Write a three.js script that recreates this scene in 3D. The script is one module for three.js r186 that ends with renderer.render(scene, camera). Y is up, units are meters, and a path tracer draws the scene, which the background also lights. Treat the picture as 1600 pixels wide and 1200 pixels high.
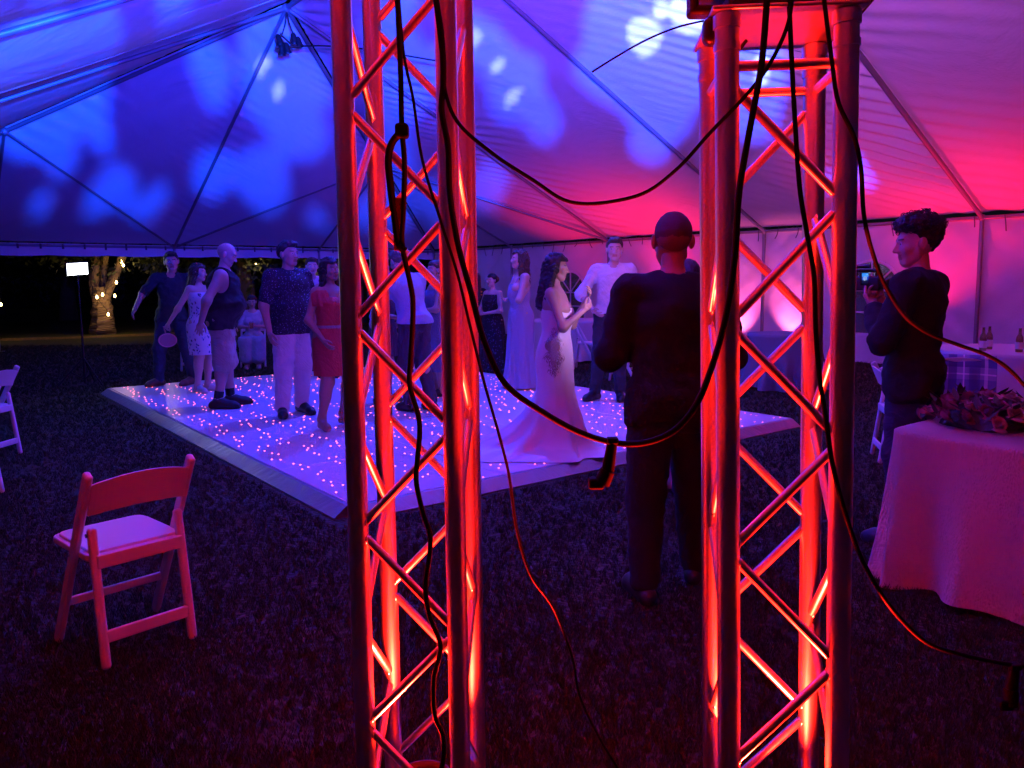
import * as THREE from 'three';
import { mergeGeometries, mergeVertices } from 'three/addons/utils/BufferGeometryUtils.js';
import { RoundedBoxGeometry } from 'three/addons/geometries/RoundedBoxGeometry.js';
import { RectAreaLightUniformsLib } from 'three/addons/lights/RectAreaLightUniformsLib.js';
import { ImprovedNoise } from 'three/addons/math/ImprovedNoise.js';

// ---------------------------------------------------------------- camera, sky, moon, exposure
RectAreaLightUniformsLib.init();
const scene = new THREE.Scene();
const camera = new THREE.PerspectiveCamera(51.87, 4 / 3, 0.05, 400);
camera.position.set(0, 1.503, 0);
camera.rotation.set(-0.108, 0, -0.009, 'YXZ');
camera.setViewOffset(1600, 1200, 0, 28.7, 1600, 1200);
const renderer = new THREE.WebGLRenderer({ antialias: true });
renderer.toneMapping = THREE.LinearToneMapping;
renderer.toneMappingExposure = 1.0;
renderer.shadowMap.enabled = true;

{ // night sky: a faint glow over the horizon, nearly black above
  const w = 64, h = 32, d = new Float32Array(w * h * 4);
  for (let j = 0; j < h; j++) for (let i = 0; i < w; i++) {
    const el = Math.abs((j + 0.5) / h - 0.5) * 2, o = (j * w + i) * 4, k = Math.exp(-el * 3);
    d[o] = 0.0012 + 0.0016 * k; d[o + 1] = 0.0014 + 0.0018 * k; d[o + 2] = 0.0026 + 0.003 * k; d[o + 3] = 1;
  }
  const sky = new THREE.DataTexture(d, w, h, THREE.RGBAFormat, THREE.FloatType);
  sky.mapping = THREE.EquirectangularReflectionMapping; sky.magFilter = THREE.LinearFilter; sky.needsUpdate = true;
  scene.background = sky; scene.environment = sky;
}
const moon = new THREE.DirectionalLight(0xbfd0ff, 0.012);
moon.name = 'moon'; moon.position.set(-30, 40, -10); moon.castShadow = true; scene.add(moon); scene.add(moon.target);
Object.assign(moon.shadow.camera, { left: -45, right: 45, top: 45, bottom: -45, near: 1, far: 140 });

// ---------------------------------------------------------------- helpers
const V = (x, y, z) => new THREE.Vector3(x, y, z);
let seed = 11;
const rnd = () => { seed = (seed + 0x6d2b79f5) | 0; let t = Math.imul(seed ^ (seed >>> 15), 1 | seed); t = (t + Math.imul(t ^ (t >>> 7), 61 | t)) ^ t; return ((t ^ (t >>> 14)) >>> 0) / 4294967296; };
const rr = (a, b) => a + (b - a) * rnd();
const perlin = new ImprovedNoise(), noise = (x, y, z) => perlin.noise(x + 31.7, y + 17.3, z + 5.1);
const clamp = (x, a, b) => Math.min(b, Math.max(a, x));
const lerp = (a, b, t) => a + (b - a) * t;
const used = {};
const numbered = (n) => { const k = used[n] = (used[n] ?? -1) + 1; return k ? n + '_' + String(k).padStart(3, '0') : n; };
function tag(o, label, category, group) { o.userData.label = label; o.userData.category = category; if (group) o.userData.group = group; return o; }
function thing(name, label, category, [x, y, z] = [0, 0, 0], turn = 0, group) {
  const o = new THREE.Group(); o.name = numbered(name); o.position.set(x, y, z); o.rotation.y = turn; scene.add(o);
  return tag(o, label, category, group);
}
function obj(name, geo, m, parent = scene) {
  const g = Array.isArray(geo) ? join(geo) : geo;
  const o = new THREE.Mesh(g, m); o.name = parent === scene ? numbered(name) : name; o.castShadow = o.receiveShadow = true; parent.add(o); return o;
}
function join(list) {
  const a = list.map((g) => { const q = g.index ? g.toNonIndexed() : g; for (const k of Object.keys(q.attributes)) if (!['position', 'normal', 'uv'].includes(k)) q.deleteAttribute(k); if (!q.attributes.uv) q.setAttribute('uv', new THREE.BufferAttribute(new Float32Array(q.attributes.position.count * 2), 2)); return q; });
  return mergeGeometries(a);
}
function structure(o) { o.userData.kind = 'structure'; return o; }
const mats = new Map();
function mat(r, g, b, rough = 0.7, o = {}) {
  const key = [r, g, b, rough, JSON.stringify(o)].join();
  if (!mats.has(key)) { const m = new THREE.MeshPhysicalMaterial({ roughness: rough, side: THREE.DoubleSide, ...o }); m.color.setRGB(r, g, b); mats.set(key, m); }
  return mats.get(key);
}
function glow(r, g, b, k) { const m = new THREE.MeshStandardMaterial({ roughness: 0.6 }); m.color.setRGB(0.05, 0.05, 0.05); m.emissive.setRGB(r, g, b); m.emissiveIntensity = k; return m; }
function tube(a, b, r, seg = 12, r2 = r) {
  const A = V(...a), B = V(...b), d = B.clone().sub(A), g = new THREE.CylinderGeometry(r2, r, d.length(), seg, 1);
  g.applyQuaternion(new THREE.Quaternion().setFromUnitVectors(V(0, 1, 0), d.clone().normalize())); g.translate(...A.add(B).multiplyScalar(0.5).toArray()); return g;
}
function cable(points, r, seg = 8, div = 6) { return new THREE.TubeGeometry(new THREE.CatmullRomCurve3(points.map((p) => V(...p)), false, 'centripetal'), points.length * div, r, seg); }
function rbox(w, h, d, x = 0, y = 0, z = 0, r = 0.01) { const g = new RoundedBoxGeometry(w, h, d, 2, Math.min(r, w / 2.1, h / 2.1, d / 2.1)); g.translate(x, y, z); return g; }
function lathe(pts, seg = 24) { return new THREE.LatheGeometry(pts.map(([x, y]) => new THREE.Vector2(x, y)), seg); }
function noiseTexture(size, fn, repeat = 1, srgb = false) {
  const d = new Uint8Array(size * size * 4);
  for (let j = 0; j < size; j++) for (let i = 0; i < size; i++) { const c = fn(i / size, j / size), o = (j * size + i) * 4; d[o] = clamp(c[0], 0, 1) * 255; d[o + 1] = clamp(c[1], 0, 1) * 255; d[o + 2] = clamp(c[2], 0, 1) * 255; d[o + 3] = 255; }
  const t = new THREE.DataTexture(d, size, size); t.magFilter = THREE.LinearFilter; t.wrapS = t.wrapT = THREE.RepeatWrapping; t.repeat.set(repeat, repeat); if (srgb) t.colorSpace = THREE.SRGBColorSpace; t.needsUpdate = true; return t;
}
const grey = (v) => [v, v, v];
// periodic noise, so that repeats have no seam
const pn = (u, v, f, z = 0) => { const a = u * 6.2832, b = v * 6.2832, r = f / 6.2832; return noise(Math.cos(a) * r + 9, Math.sin(a) * r + Math.cos(b) * r, Math.sin(b) * r + z); };
function lamp(kind, name, color, intensity, at, to, angle, penumbra, soft = 1) {
  const l = kind === 'spot' ? new THREE.SpotLight(0xffffff, intensity, 0, angle, penumbra, 2) : new THREE.PointLight(0xffffff, intensity, 0, 2);
  l.color.setRGB(...color); l.name = name; l.position.set(...at); l.castShadow = true; l.shadow.radius = soft; l.shadow.mapSize.set(1024, 1024);
  if (kind === 'spot') { l.target.position.set(...to); scene.add(l.target); }
  scene.add(l); return l;
}
// tent axes on the plan: E1 runs along the long walls to the far end, E2 across from the walled side to the open side
const TH = 0.658, E1 = [-Math.sin(TH), -Math.cos(TH)], E2 = [-Math.cos(TH), Math.sin(TH)], CORNER = [-2.4, -24.74], HALF = 7.662, EAVE = 2.39, PITCH = 0.488;
const plan = (s, t, y = 0) => [CORNER[0] - E1[0] * s + E2[0] * t, y, CORNER[1] - E1[1] * s + E2[1] * t];
// ---------------------------------------------------------------- ground
const grassTex = noiseTexture(512, (u, v) => { const a = 0.5 + 0.5 * pn(u, v, 60), b = 0.5 + 0.5 * pn(u, v, 14, 3), c = 0.5 + 0.5 * pn(u, v, 5, 9); const k = 0.35 + 0.4 * a * b + 0.3 * c; return [0.24 * k + 0.03, 0.26 * k + 0.03, 0.09 * k]; }, 1, true);
const grassBump = noiseTexture(256, (u, v) => grey(0.5 + 0.5 * pn(u, v, 90)));
{
  const m = new THREE.MeshStandardMaterial({ map: grassTex, roughness: 0.95, bumpMap: grassBump, bumpScale: 0.02 });
  const g = new THREE.PlaneGeometry(320, 320, 1, 1); g.rotateX(-Math.PI / 2);
  const uv = g.attributes.uv; for (let i = 0; i < uv.count; i++) uv.setXY(i, uv.getX(i) * 160, uv.getY(i) * 160);
  structure(obj('lawn', g, m));
  // sandy path beyond the tent
  const pts = [[-34, -25.5], [-22, -22.8], [-15.5, -21.6], [-12.2, -22.2], [-9.5, -24.2], [-6, -27.5], [0, -33], [12, -44]];
  const cv = new THREE.CatmullRomCurve3(pts.map(([x, z]) => V(x, 0.006, z))), n = 90, pos = [], idx = [], uvs = [];
  for (let i = 0; i <= n; i++) { const p = cv.getPoint(i / n), t = cv.getTangent(i / n), w = 0.55 + 0.18 * noise(i * 0.3, 2, 0), e = 0.16 * noise(i * 0.9, 7, 1); pos.push(p.x - t.z * (w + e), 0.006, p.z + t.x * (w + e), p.x + t.z * (w - e), 0.006, p.z - t.x * (w - e)); uvs.push(0, i * 0.4, 1.2, i * 0.4); if (i < n) { const a = i * 2; idx.push(a, a + 1, a + 2, a + 1, a + 3, a + 2); } }
  const pg = new THREE.BufferGeometry(); pg.setAttribute('position', new THREE.Float32BufferAttribute(pos, 3)); pg.setAttribute('uv', new THREE.Float32BufferAttribute(uvs, 2)); pg.setIndex(idx); pg.computeVertexNormals();
  const sand = noiseTexture(256, (u, v) => { const k = 0.62 + 0.25 * pn(u, v, 30) + 0.2 * pn(u, v, 8, 4); return [0.72 * k, 0.56 * k, 0.36 * k]; }, 1, true);
  structure(obj('sand_path', pg, new THREE.MeshStandardMaterial({ map: sand, roughness: 0.95, side: THREE.DoubleSide, bumpMap: grassBump, bumpScale: 0.02 })));
}
{ // grass blades: short tufts, denser near the camera
  const pos = [], idx = [];
  for (let k = 0; k < 5; k++) {
    const a = k * 1.257 + rr(-0.4, 0.4), r = rr(0.0, 0.018), h = rr(0.022, 0.048), w = rr(0.0022, 0.0036), lx = rr(-0.02, 0.02), lz = rr(-0.02, 0.02), x = Math.cos(a) * r, z = Math.sin(a) * r, b = pos.length / 3;
    pos.push(x - w * Math.sin(a), 0, z + w * Math.cos(a), x + w * Math.sin(a), 0, z - w * Math.cos(a), x + lx * 0.45 + w * 0.6, h * 0.65, z + lz * 0.45, x + lx, h, z + lz);
    idx.push(b, b + 1, b + 2, b, b + 2, b + 3);
  }
  const g = new THREE.BufferGeometry(); g.setAttribute('position', new THREE.Float32BufferAttribute(pos, 3)); g.setIndex(idx); g.computeVertexNormals();
  const N = 190000, m = mat(1, 1, 1, 0.85), grass = new THREE.InstancedMesh(g, m, N); grass.name = 'grass';
  const M = new THREE.Matrix4(), Q = new THREE.Quaternion(), c = new THREE.Color();
  for (let i = 0; i < N;) {
    const d = 1.3 + 18 * Math.pow(rnd(), 1.9), x = d * rr(-0.78, 0.78), z = -d;
    const q = [x - CORNER[0], z - CORNER[1]], s = -(q[0] * E1[0] + q[1] * E1[1]), t = q[0] * E2[0] + q[1] * E2[1];
    if (s > 8.98 && s < 16.68 && t > 5.97 && t < 11.21) continue; // under the dance floor
    if (noise(x * 1.3, 3, z * 1.3) < -0.42 && rnd() < 0.35) continue;
    const k = rr(0.4, 0.8) * (1 + Math.max(0, d - 4) * 0.05);
    Q.setFromAxisAngle(V(0, 1, 0), rnd() * 6.28); M.compose(V(x, 0, z), Q, V(k, k * rr(0.6, 1.3), k)); grass.setMatrixAt(i, M);
    const w = rnd() < 0.12 ? 1 : 0, v = rr(0.7, 1.3); c.setRGB((0.026 + 0.04 * w) * v, (0.042 + 0.03 * w) * v, (0.008 + 0.009 * w) * v); grass.setColorAt(i, c); i++;
  }
  grass.castShadow = grass.receiveShadow = true; grass.userData = { kind: 'stuff', label: 'short mown grass all over the tent floor', category: 'grass' }; scene.add(grass);
}

// ---------------------------------------------------------------- tent
const clothBump = noiseTexture(512, (u, v) => grey(0.5 + 0.28 * pn(u, v, 7) + 0.16 * pn(u, v, 22, 2) + 0.06 * pn(u, v, 90, 5)));
const vinyl = new THREE.MeshPhysicalMaterial({ roughness: 0.62, side: THREE.DoubleSide, bumpMap: clothBump, bumpScale: 0.02 }); vinyl.color.setRGB(0.72, 0.72, 0.72);
const wallVinyl = new THREE.MeshPhysicalMaterial({ roughness: 0.5, side: THREE.DoubleSide, bumpMap: clothBump, bumpScale: 0.012 }); wallVinyl.color.setRGB(0.72, 0.72, 0.73);
const alu = new THREE.MeshPhysicalMaterial({ roughness: 0.36, metalness: 1 }); alu.color.setRGB(0.66, 0.66, 0.67);
{ const t = noiseTexture(256, (u, v) => grey(0.35 + 0.035 * pn(u, v, 7) + 0.03 * pn(u, v, 30, 2))); alu.roughnessMap = t; alu.roughness = 1; }
const pipeMat = new THREE.MeshPhysicalMaterial({ roughness: 0.5, metalness: 0.55 }); pipeMat.color.setRGB(0.28, 0.28, 0.29);
function patch(A, B, C, D, nu, nv, disp) { // A-B along the eave, D-C above; disp(u, v, metres along, metres up) pushes along the normal
  const a = V(...A), b = V(...B), c = V(...C), d = V(...D), pos = [], uv = [], idx = [];
  const mid = (u, v) => a.clone().lerp(b, u).lerp(d.clone().lerp(c, u), v);
  const nrm = b.clone().sub(a).cross(d.clone().lerp(c, 0.5).sub(a.clone().lerp(b, 0.5))).normalize(); if (nrm.y < 0) nrm.negate();
  const len = a.distanceTo(b), up = d.clone().lerp(c, 0.5).distanceTo(a.clone().lerp(b, 0.5)), top = d.distanceTo(c);
  for (let j = 0; j <= nv; j++) for (let i = 0; i <= nu; i++) {
    const u = i / nu, v = j / nv, w = lerp(len, top, v), p = mid(u, v).addScaledVector(nrm, disp ? disp(u, v, w, up) : 0); pos.push(p.x, p.y, p.z); uv.push((u - 0.5) * w / 3, v * up / 3);
    if (i < nu && j < nv) { const q = j * (nu + 1) + i; idx.push(q, q + 1, q + nu + 1, q + 1, q + nu + 2, q + nu + 1); }
  }
  const g = new THREE.BufferGeometry(); g.setAttribute('position', new THREE.Float32BufferAttribute(pos, 3)); g.setAttribute('uv', new THREE.Float32BufferAttribute(uv, 2)); g.setIndex(idx); g.computeVertexNormals(); return g;
}
const RIDGE = EAVE + PITCH * HALF, SIDE = [0, 3.95, 7.662, 11.88, 15.75, 19.6, 23.4, 27.3, 31.06], FAR = [0, 3.79, 7.662, 11.53, 15.324], LEN = 31.06, WID = 15.324;
{
  const tent = thing('event_tent', 'large white frame tent with pitched roof over the whole party', 'tent');
  // roof cloth stands 9 cm over the pipes, hangs a little between them and puckers along the rafters
  const OFF = 0.09;
  const pucker = (d, v, amp, fall, wave, ph, skew) => amp * Math.exp(-d / fall) * Math.sin((v + d * skew) * 6.2832 / wave + ph + 1.6 * noise(v * 1.1, ph, d * 0.8)) * (0.55 + 0.9 * noise(v * 0.9, 4 + ph, 0.3)) * clamp(d / 0.12, 0, 1);
  const sag = (a0, a1, k0 = 0.4, k1 = 0.4, kk = 0.05) => (u, v, w, up) => {
    const d0 = u * w, d1 = (1 - u) * w, m = v * up;
    return OFF - kk * Math.sin(Math.PI * u) * Math.sin(Math.PI * Math.min(v, 0.96)) * Math.min(1, w / 2) + pucker(d0, m, a0, k0, 0.34, 0.3, 0.5) + pucker(d1, m, a1, k1, 0.31, 2.1, -0.9)
      + 0.02 * noise(u * w * 0.55, v * up * 0.55, 3) * Math.min(1, Math.min(d0, d1) * 2) + 0.01 * noise(u * w * 2.2, v * up * 0.7, 8) * Math.min(1, Math.min(d0, d1) * 2);
  };
  const P1 = plan(HALF, HALF, RIDGE), P2 = plan(23.4, HALF, RIDGE), e = (s, t) => plan(s, t, EAVE);
  const P = (A, B, C, D, nu, nv, f) => obj('roof_panel', patch(A, B, C, D, nu, nv, f), vinyl, tent);
  P(e(0, 0), e(HALF, 0), P1, P1, 90, 130, sag(0.012, 0.05, 0.3, 0.6));                      // walled side, far hip
  P(e(HALF, 0), e(11.88, 0), plan(11.88, HALF, RIDGE), P1, 70, 130, sag(0.04, 0.004, 0.6, 0.3, 0.07));
  P(e(11.88, 0), e(15.75, 0), plan(15.75, HALF, RIDGE), plan(11.88, HALF, RIDGE), 110, 240, sag(0.004, 0.11, 0.3, 0.8, 0.05));
  P(e(15.75, 0), e(19.6, 0), plan(19.6, HALF, RIDGE), plan(15.75, HALF, RIDGE), 70, 130, sag(0.02, 0.02, 1.2, 0.4, 0.1));
  P(e(19.6, 0), e(23.4, 0), P2, plan(19.6, HALF, RIDGE), 30, 40, sag(0.02, 0.02));
  P(e(23.4, 0), e(LEN, 0), P2, P2, 30, 40, sag(0.02, 0.02));
  P(e(0, HALF), e(0, 0), P1, P1, 90, 120, sag(0.018, 0.02, 0.4, 0.4, 0.1));                   // far end
  P(e(0, WID), e(0, HALF), P1, P1, 90, 120, sag(0.028, 0.014, 0.6, 0.4, 0.1));
  P(e(HALF, WID), e(0, WID), P1, P1, 60, 90, sag(0.012, 0.028, 0.4, 0.6, 0.1));               // open side
  P(e(11.88, WID), e(HALF, WID), P1, plan(11.88, HALF, RIDGE), 60, 90, sag(0.02, 0.02, 0.6, 0.6, 0.2));
  P(e(15.75, WID), e(11.88, WID), plan(11.88, HALF, RIDGE), plan(15.75, HALF, RIDGE), 60, 90, sag(0.02, 0.02, 0.6, 0.6, 0.2));
  P(e(23.4, WID), e(15.75, WID), plan(15.75, HALF, RIDGE), P2, 30, 40, sag(0.02, 0.02));
  P(e(LEN, WID), e(23.4, WID), P2, P2, 30, 40, sag(0.02, 0.02));
  P(e(LEN, 0), e(LEN, WID), P2, P2, 40, 40, sag(0.02, 0.02));
  // welded seams of the cloth strips on the open side
  for (const s of [8.9, 10.4, 13.2, 14.5]) { const q = []; for (let i = 0; i <= 20; i++) { const v = i / 20, t = lerp(WID, HALF, v); q.push(plan(s, t, EAVE + PITCH * (WID - t) + OFF - 0.12 * Math.sin(Math.PI * v) - 0.05)); } obj('roof_seam', cable(q, 0.006, 6, 2), vinyl, tent); }
  // frame
  const R = 0.034, pipe = (name, a, b, r = R, dy = 0) => obj(name, tube([a[0], a[1] + dy, a[2]], [b[0], b[1] + dy, b[2]], r, 14), pipeMat, tent);
  const hip = (a, b, t = 0.5) => a.map((x, i) => lerp(x, b[i], t));
  for (const [p, c] of [[P1, e(0, 0)], [P1, e(0, WID)], [P2, e(LEN, 0)], [P2, e(LEN, WID)]]) pipe('hip_rafter', p, c, 0.038);
  pipe('rafter', P1, e(0, HALF)); pipe('rafter', P2, e(LEN, HALF));
  for (const s of [HALF, 11.88, 15.75, 19.6, 23.4]) for (const t of [0, WID]) pipe('rafter', plan(s, HALF, RIDGE), e(s, t));
  pipe('ridge_pipe', P1, P2, 0.04);
  const MR = hip(P1, e(0, 0)), ML = hip(P1, e(0, WID));
  for (const b of [e(0, 3.79), e(0, HALF), e(3.95, 0), e(HALF, 0)]) pipe('jack_rafter', MR, b, 0.027);
  for (const b of [e(0, 11.53), e(0, HALF), e(3.95, WID), e(HALF, WID)]) pipe('jack_rafter', ML, b, 0.027);
  const knot = (p, r) => { const g = new THREE.IcosahedronGeometry(r, 2); g.translate(...p); return g; };
  for (const p of [P1, P2, MR, ML]) obj('frame_fitting', knot(p, 0.075), pipeMat, tent);
  const perim = [...SIDE.map((s) => e(s, 0))], open = [...SIDE.map((s) => e(s, WID))], far = FAR.map((t) => e(0, t)), near = FAR.map((t) => e(LEN, t));
  for (const line of [perim, open, far, near]) for (let i = 0; i + 1 < line.length; i++) pipe('eave_rail', line[i], line[i + 1], 0.03);
  const spots = new Map(); for (const p of [...perim, ...open, ...far, ...near]) spots.set(p.map((x) => x.toFixed(2)).join(), p);
  for (const p of spots.values()) { if (Math.hypot(p[0], p[2]) < 2) continue; obj('pole', [tube([p[0], 0, p[2]], [p[0], EAVE, p[2]], 0.032, 14), rbox(0.16, 0.012, 0.16, p[0], 0.01, p[2], 0.004), knot(p, 0.055)], pipeMat, tent); }
  // little tie straps along the eaves
  const strap = mat(0.12, 0.12, 0.13, 0.8);
  for (let i = 0; i < 34; i++) { const t = (i + 0.5) * 0.45, p = plan(0.03, t, EAVE); obj('tie_strap', rbox(0.03, 0.1 + 0.04 * rnd(), 0.05, p[0], p[1] - 0.02, p[2], 0.008), strap, tent); }
  for (let i = 0; i < 44; i++) { const p = plan(0.6 + i * 0.43, 0.04, EAVE), l = rr(0.06, 0.24), dx = rr(-0.07, 0.07); obj('tie_strap', cable([[p[0], EAVE + 0.03, p[2]], [p[0] + dx * 0.4, EAVE - l * 0.5, p[2] + 0.02], [p[0] + dx, EAVE - l, p[2] + 0.015]], 0.009, 5, 3), strap, tent); }
  // scalloped valance of the open ends
  const val = (a, b, n) => { const g = new THREE.BufferGeometry(), pos = [], idx = [], uv = []; for (let i = 0; i <= n; i++) for (let j = 0; j <= 6; j++) { const u = i / n, p = a.map((x, k) => lerp(x, b[k], u)), drop = (0.27 + 0.025 * Math.abs(Math.sin(u * n * 0.26))) * j / 6, w = 0.03 * Math.sin(u * n * 0.7) * j / 6 + 0.03; pos.push(p[0] + E1[0] * w, p[1] + 0.05 - drop, p[2] + E1[1] * w); uv.push(u * 5, j * 0.02); if (i < n && j < 6) { const q = i * 7 + j; idx.push(q, q + 1, q + 7, q + 1, q + 8, q + 7); } } g.setAttribute('position', new THREE.Float32BufferAttribute(pos, 3)); g.setAttribute('uv', new THREE.Float32BufferAttribute(uv, 2)); g.setIndex(idx); g.computeVertexNormals(); return g; };
  obj('valance', val(e(0, WID), e(0, 0), 150), vinyl, tent);
  obj('valance', val(e(0, WID), e(LEN, WID), 100), vinyl, tent);
}
{ // sidewalls of the walled side, one sheet for each bay, two of them with an arched window
  const pane = new THREE.MeshPhysicalMaterial({ roughness: 0.12, transmission: 0.75, thickness: 0, side: THREE.DoubleSide }); pane.color.setRGB(0.45, 0.62, 0.6);
  const white = mat(0.75, 0.75, 0.76, 0.5);
  const names = ['plain white tent wall in the far corner beyond the dancers', 'white tent wall with an arched window behind the bride', 'plain white tent wall behind the man in the white shirt', 'white tent wall with an arched window behind the camera operator', 'plain white tent wall right of the corner post, behind the bottles', 'plain white tent wall at the right edge of the view'];
  for (let b = 0; b < 6; b++) {
    const s0 = SIDE[b] - 0.06, s1 = SIDE[b + 1] + 0.06, len = s1 - s0, base = plan(s0, -0.05 - 0.03 * (b % 2), 0), wall = thing('tent_sidewall', names[b], 'tent wall', base, Math.atan2(E1[1], -E1[0]), 'side walls of the tent');
    // local x runs along the wall, z points into the tent
    const win = b === 1 ? [6.45 - s0 - 0.2, 0.52] : b === 3 ? [14.0 - s0, 0.5] : null, wr = win?.[1] ?? 0, y0 = 0.5, yc = b === 3 ? 1.27 : 1.18;
    const inside = (x, y) => win && Math.abs(x - win[0]) < wr && y > y0 && (y < yc || Math.hypot(x - win[0], y - yc) < wr);
    const nu = Math.round(len / 0.035), nv = 66, pos = [], uv = [], idx = [];
    for (let j = 0; j <= nv; j++) for (let i = 0; i <= nu; i++) {
      const x = i / nu * len, y = j / nv * EAVE, top = y / EAVE;
      let z = 0.055 * Math.sin(x * 2.3 + b * 2 + 0.5 * Math.sin(y)) * (1 - 0.6 * top) + 0.028 * Math.sin(x * 6.1 + b + y * 0.5) * top + 0.05 * noise(x * 0.9, y * 0.8, b * 3) + 0.02 * noise(x * 3.4, y * 1.2, b) + 0.05 * noise((x + y) * 2.3, (x - y) * 0.55, 7 + b) + 0.03 * noise((x - y) * 3.1, (x + y) * 0.7, 3 + b);
      if (win) { const d = Math.max(Math.abs(x - win[0]) - wr - 0.1, y > yc ? y - yc - wr : 0, 0); z *= clamp(d / 0.3, 0, 1); }
      z *= clamp((EAVE - y) / 0.05, 0.2, 1) * 0.8; pos.push(x, y + 0.01, -z); uv.push(x / 2.2, y / 2.2);
      if (i < nu && j < nv && !inside(x + len / nu / 2, y + EAVE / nv / 2)) { const q = j * (nu + 1) + i; idx.push(q, q + 1, q + nu + 1, q + 1, q + nu + 2, q + nu + 1); }
    }
    const g = new THREE.BufferGeometry(); g.setAttribute('position', new THREE.Float32BufferAttribute(pos, 3)); g.setAttribute('uv', new THREE.Float32BufferAttribute(uv, 2)); g.setIndex(idx); g.computeVertexNormals();
    obj('wall_cloth', g, wallVinyl, wall);
    if (win) {
      const sh = new THREE.Shape(); sh.moveTo(-wr, y0); sh.lineTo(wr, y0); sh.lineTo(wr, yc); sh.absarc(0, yc, wr, 0, Math.PI); sh.lineTo(-wr, y0);
      const pg = new THREE.ShapeGeometry(sh, 24); pg.translate(win[0], 0, -0.004); const w = obj('window_pane', pg, pane, wall);
      const rim = []; for (let k = 0; k <= 24; k++) { const a = Math.PI * k / 24; rim.push([win[0] + Math.cos(a) * wr, yc + Math.sin(a) * wr, 0.006]); }
      obj('window_rim', [cable(rim, 0.028, 6, 2), rbox(0.055, yc - y0, 0.02, win[0] - wr, (yc + y0) / 2, 0.006), rbox(0.055, yc - y0, 0.02, win[0] + wr, (yc + y0) / 2, 0.006), rbox(2 * wr, 0.055, 0.02, win[0], y0, 0.006)], white, wall);
      const bar = (x0, ya, x1, yb) => tube([win[0] + x0, ya, 0.008], [win[0] + x1, yb, 0.008], 0.016, 8);
      for (const q of [bar(0, y0, 0, yc + wr), bar(-wr, yc, wr, yc), bar(-wr, (y0 + yc) / 2, wr, (y0 + yc) / 2), bar(0, yc, wr * 0.7, yc + wr * 0.7), bar(0, yc, -wr * 0.7, yc + wr * 0.7)]) obj('window_bar', q, white, wall);
    }
  }
}
// ---------------------------------------------------------------- lighting trusses
const black = mat(0.012, 0.012, 0.013, 0.55), blackGloss = mat(0.012, 0.012, 0.013, 0.3);
function makeTruss(label, corner, lean, top, phase, capped) { // corner: front-left, front-right, rear-left, rear-right at mid height; lean: sideways metres per metre
  const cx = (corner[0][0] + corner[3][0]) / 2, cz = (corner[0][1] + corner[3][1]) / 2;
  const t = thing('lighting_truss', label, 'truss', [cx, 0, cz], 0, 'aluminium lighting trusses');
  const at = (c, y) => [c[0] - cx + (y - 1.2) * lean, y, c[1] - cz];
  const [FL, FR, RL, RR] = corner, B = 0.028;
  for (const c of corner) { const m = obj('main_tube', tube(at(c, B), at(c, top), 0.025, 40), alu, t); obj('tube_collar', [tube(at(c, top - 0.075), at(c, top - 0.06), 0.0275, 32), tube(at(c, top - 0.03), at(c, top - 0.004), 0.0285, 32), tube(at(c, B), at(c, B + 0.04), 0.029, 32)], alu, m); }
  const zig = (a, b, y0, first) => { // braces between two tubes, nodes 0.253 m apart
    let side = first; const n = V(b[0] - a[0], 0, b[1] - a[1]).normalize().multiplyScalar(0.021);
    for (let y = y0; y > 0.1; y -= 0.253, side = !side) {
      const p = side ? a : b, q = side ? b : a, s = side ? 1 : -1, A = at(p, Math.min(y - 0.022, top - 0.05)), D = at(q, Math.max(y - 0.253 + 0.022, 0.06));
      if (A[1] - D[1] < 0.08) continue;
      A[0] += n.x * s; A[2] += n.z * s; D[0] -= n.x * s; D[2] -= n.z * s;
      const k = obj('brace', tube(A, D, 0.0105, 20), alu, t);
      const weld = (p) => { const g = new THREE.TorusGeometry(0.0115, 0.0035, 6, 16); g.rotateY(Math.PI / 2); g.translate(...p); return g; };
      obj('weld_bead', [weld(A), weld(D)], alu, k);
    }
  };
  zig(FL, FR, phase.front, true); zig(RL, RR, phase.front, false); zig(FL, RL, phase.side, true); zig(FR, RR, phase.side, false);
  const ring = (y, r = 0.0105) => { for (const [a, b] of [[FL, FR], [RL, RR], [FL, RL], [FR, RR]]) obj('cross_bar', tube(at(a, y), at(b, y), r, 16), alu, t); };
  ring(0.1); ring(top - 0.105);
  const turn = -Math.atan2(FR[1] - FL[1], FR[0] - FL[0]), plate = (y, s, h) => { const g = rbox(s, h, s, 0, 0, 0, 0.004); g.rotateY(turn); g.translate((y - 1.2) * lean, y, 0); return g; };
  obj('base_plate', plate(0.02, 0.46, 0.012), alu, t);
  if (capped) obj('top_plate', plate(top + 0.005, 0.31, 0.01), alu, t);
  return t;
}
makeTruss('tall square aluminium truss lit red inside, left of the two', [[-0.382, -1.886], [-0.141, -1.86], [-0.355, -2.146], [-0.114, -2.12]], -0.003, 2.72, { front: 2.415, side: 2.16 }, true);
makeTruss('square aluminium truss lit red inside with flat top plate, right of the two', [[0.470, -1.700], [0.708, -1.676], [0.495, -1.945], [0.736, -1.92]], -0.023, 2.045, { front: 1.91, side: 1.66 }, true);

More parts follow.
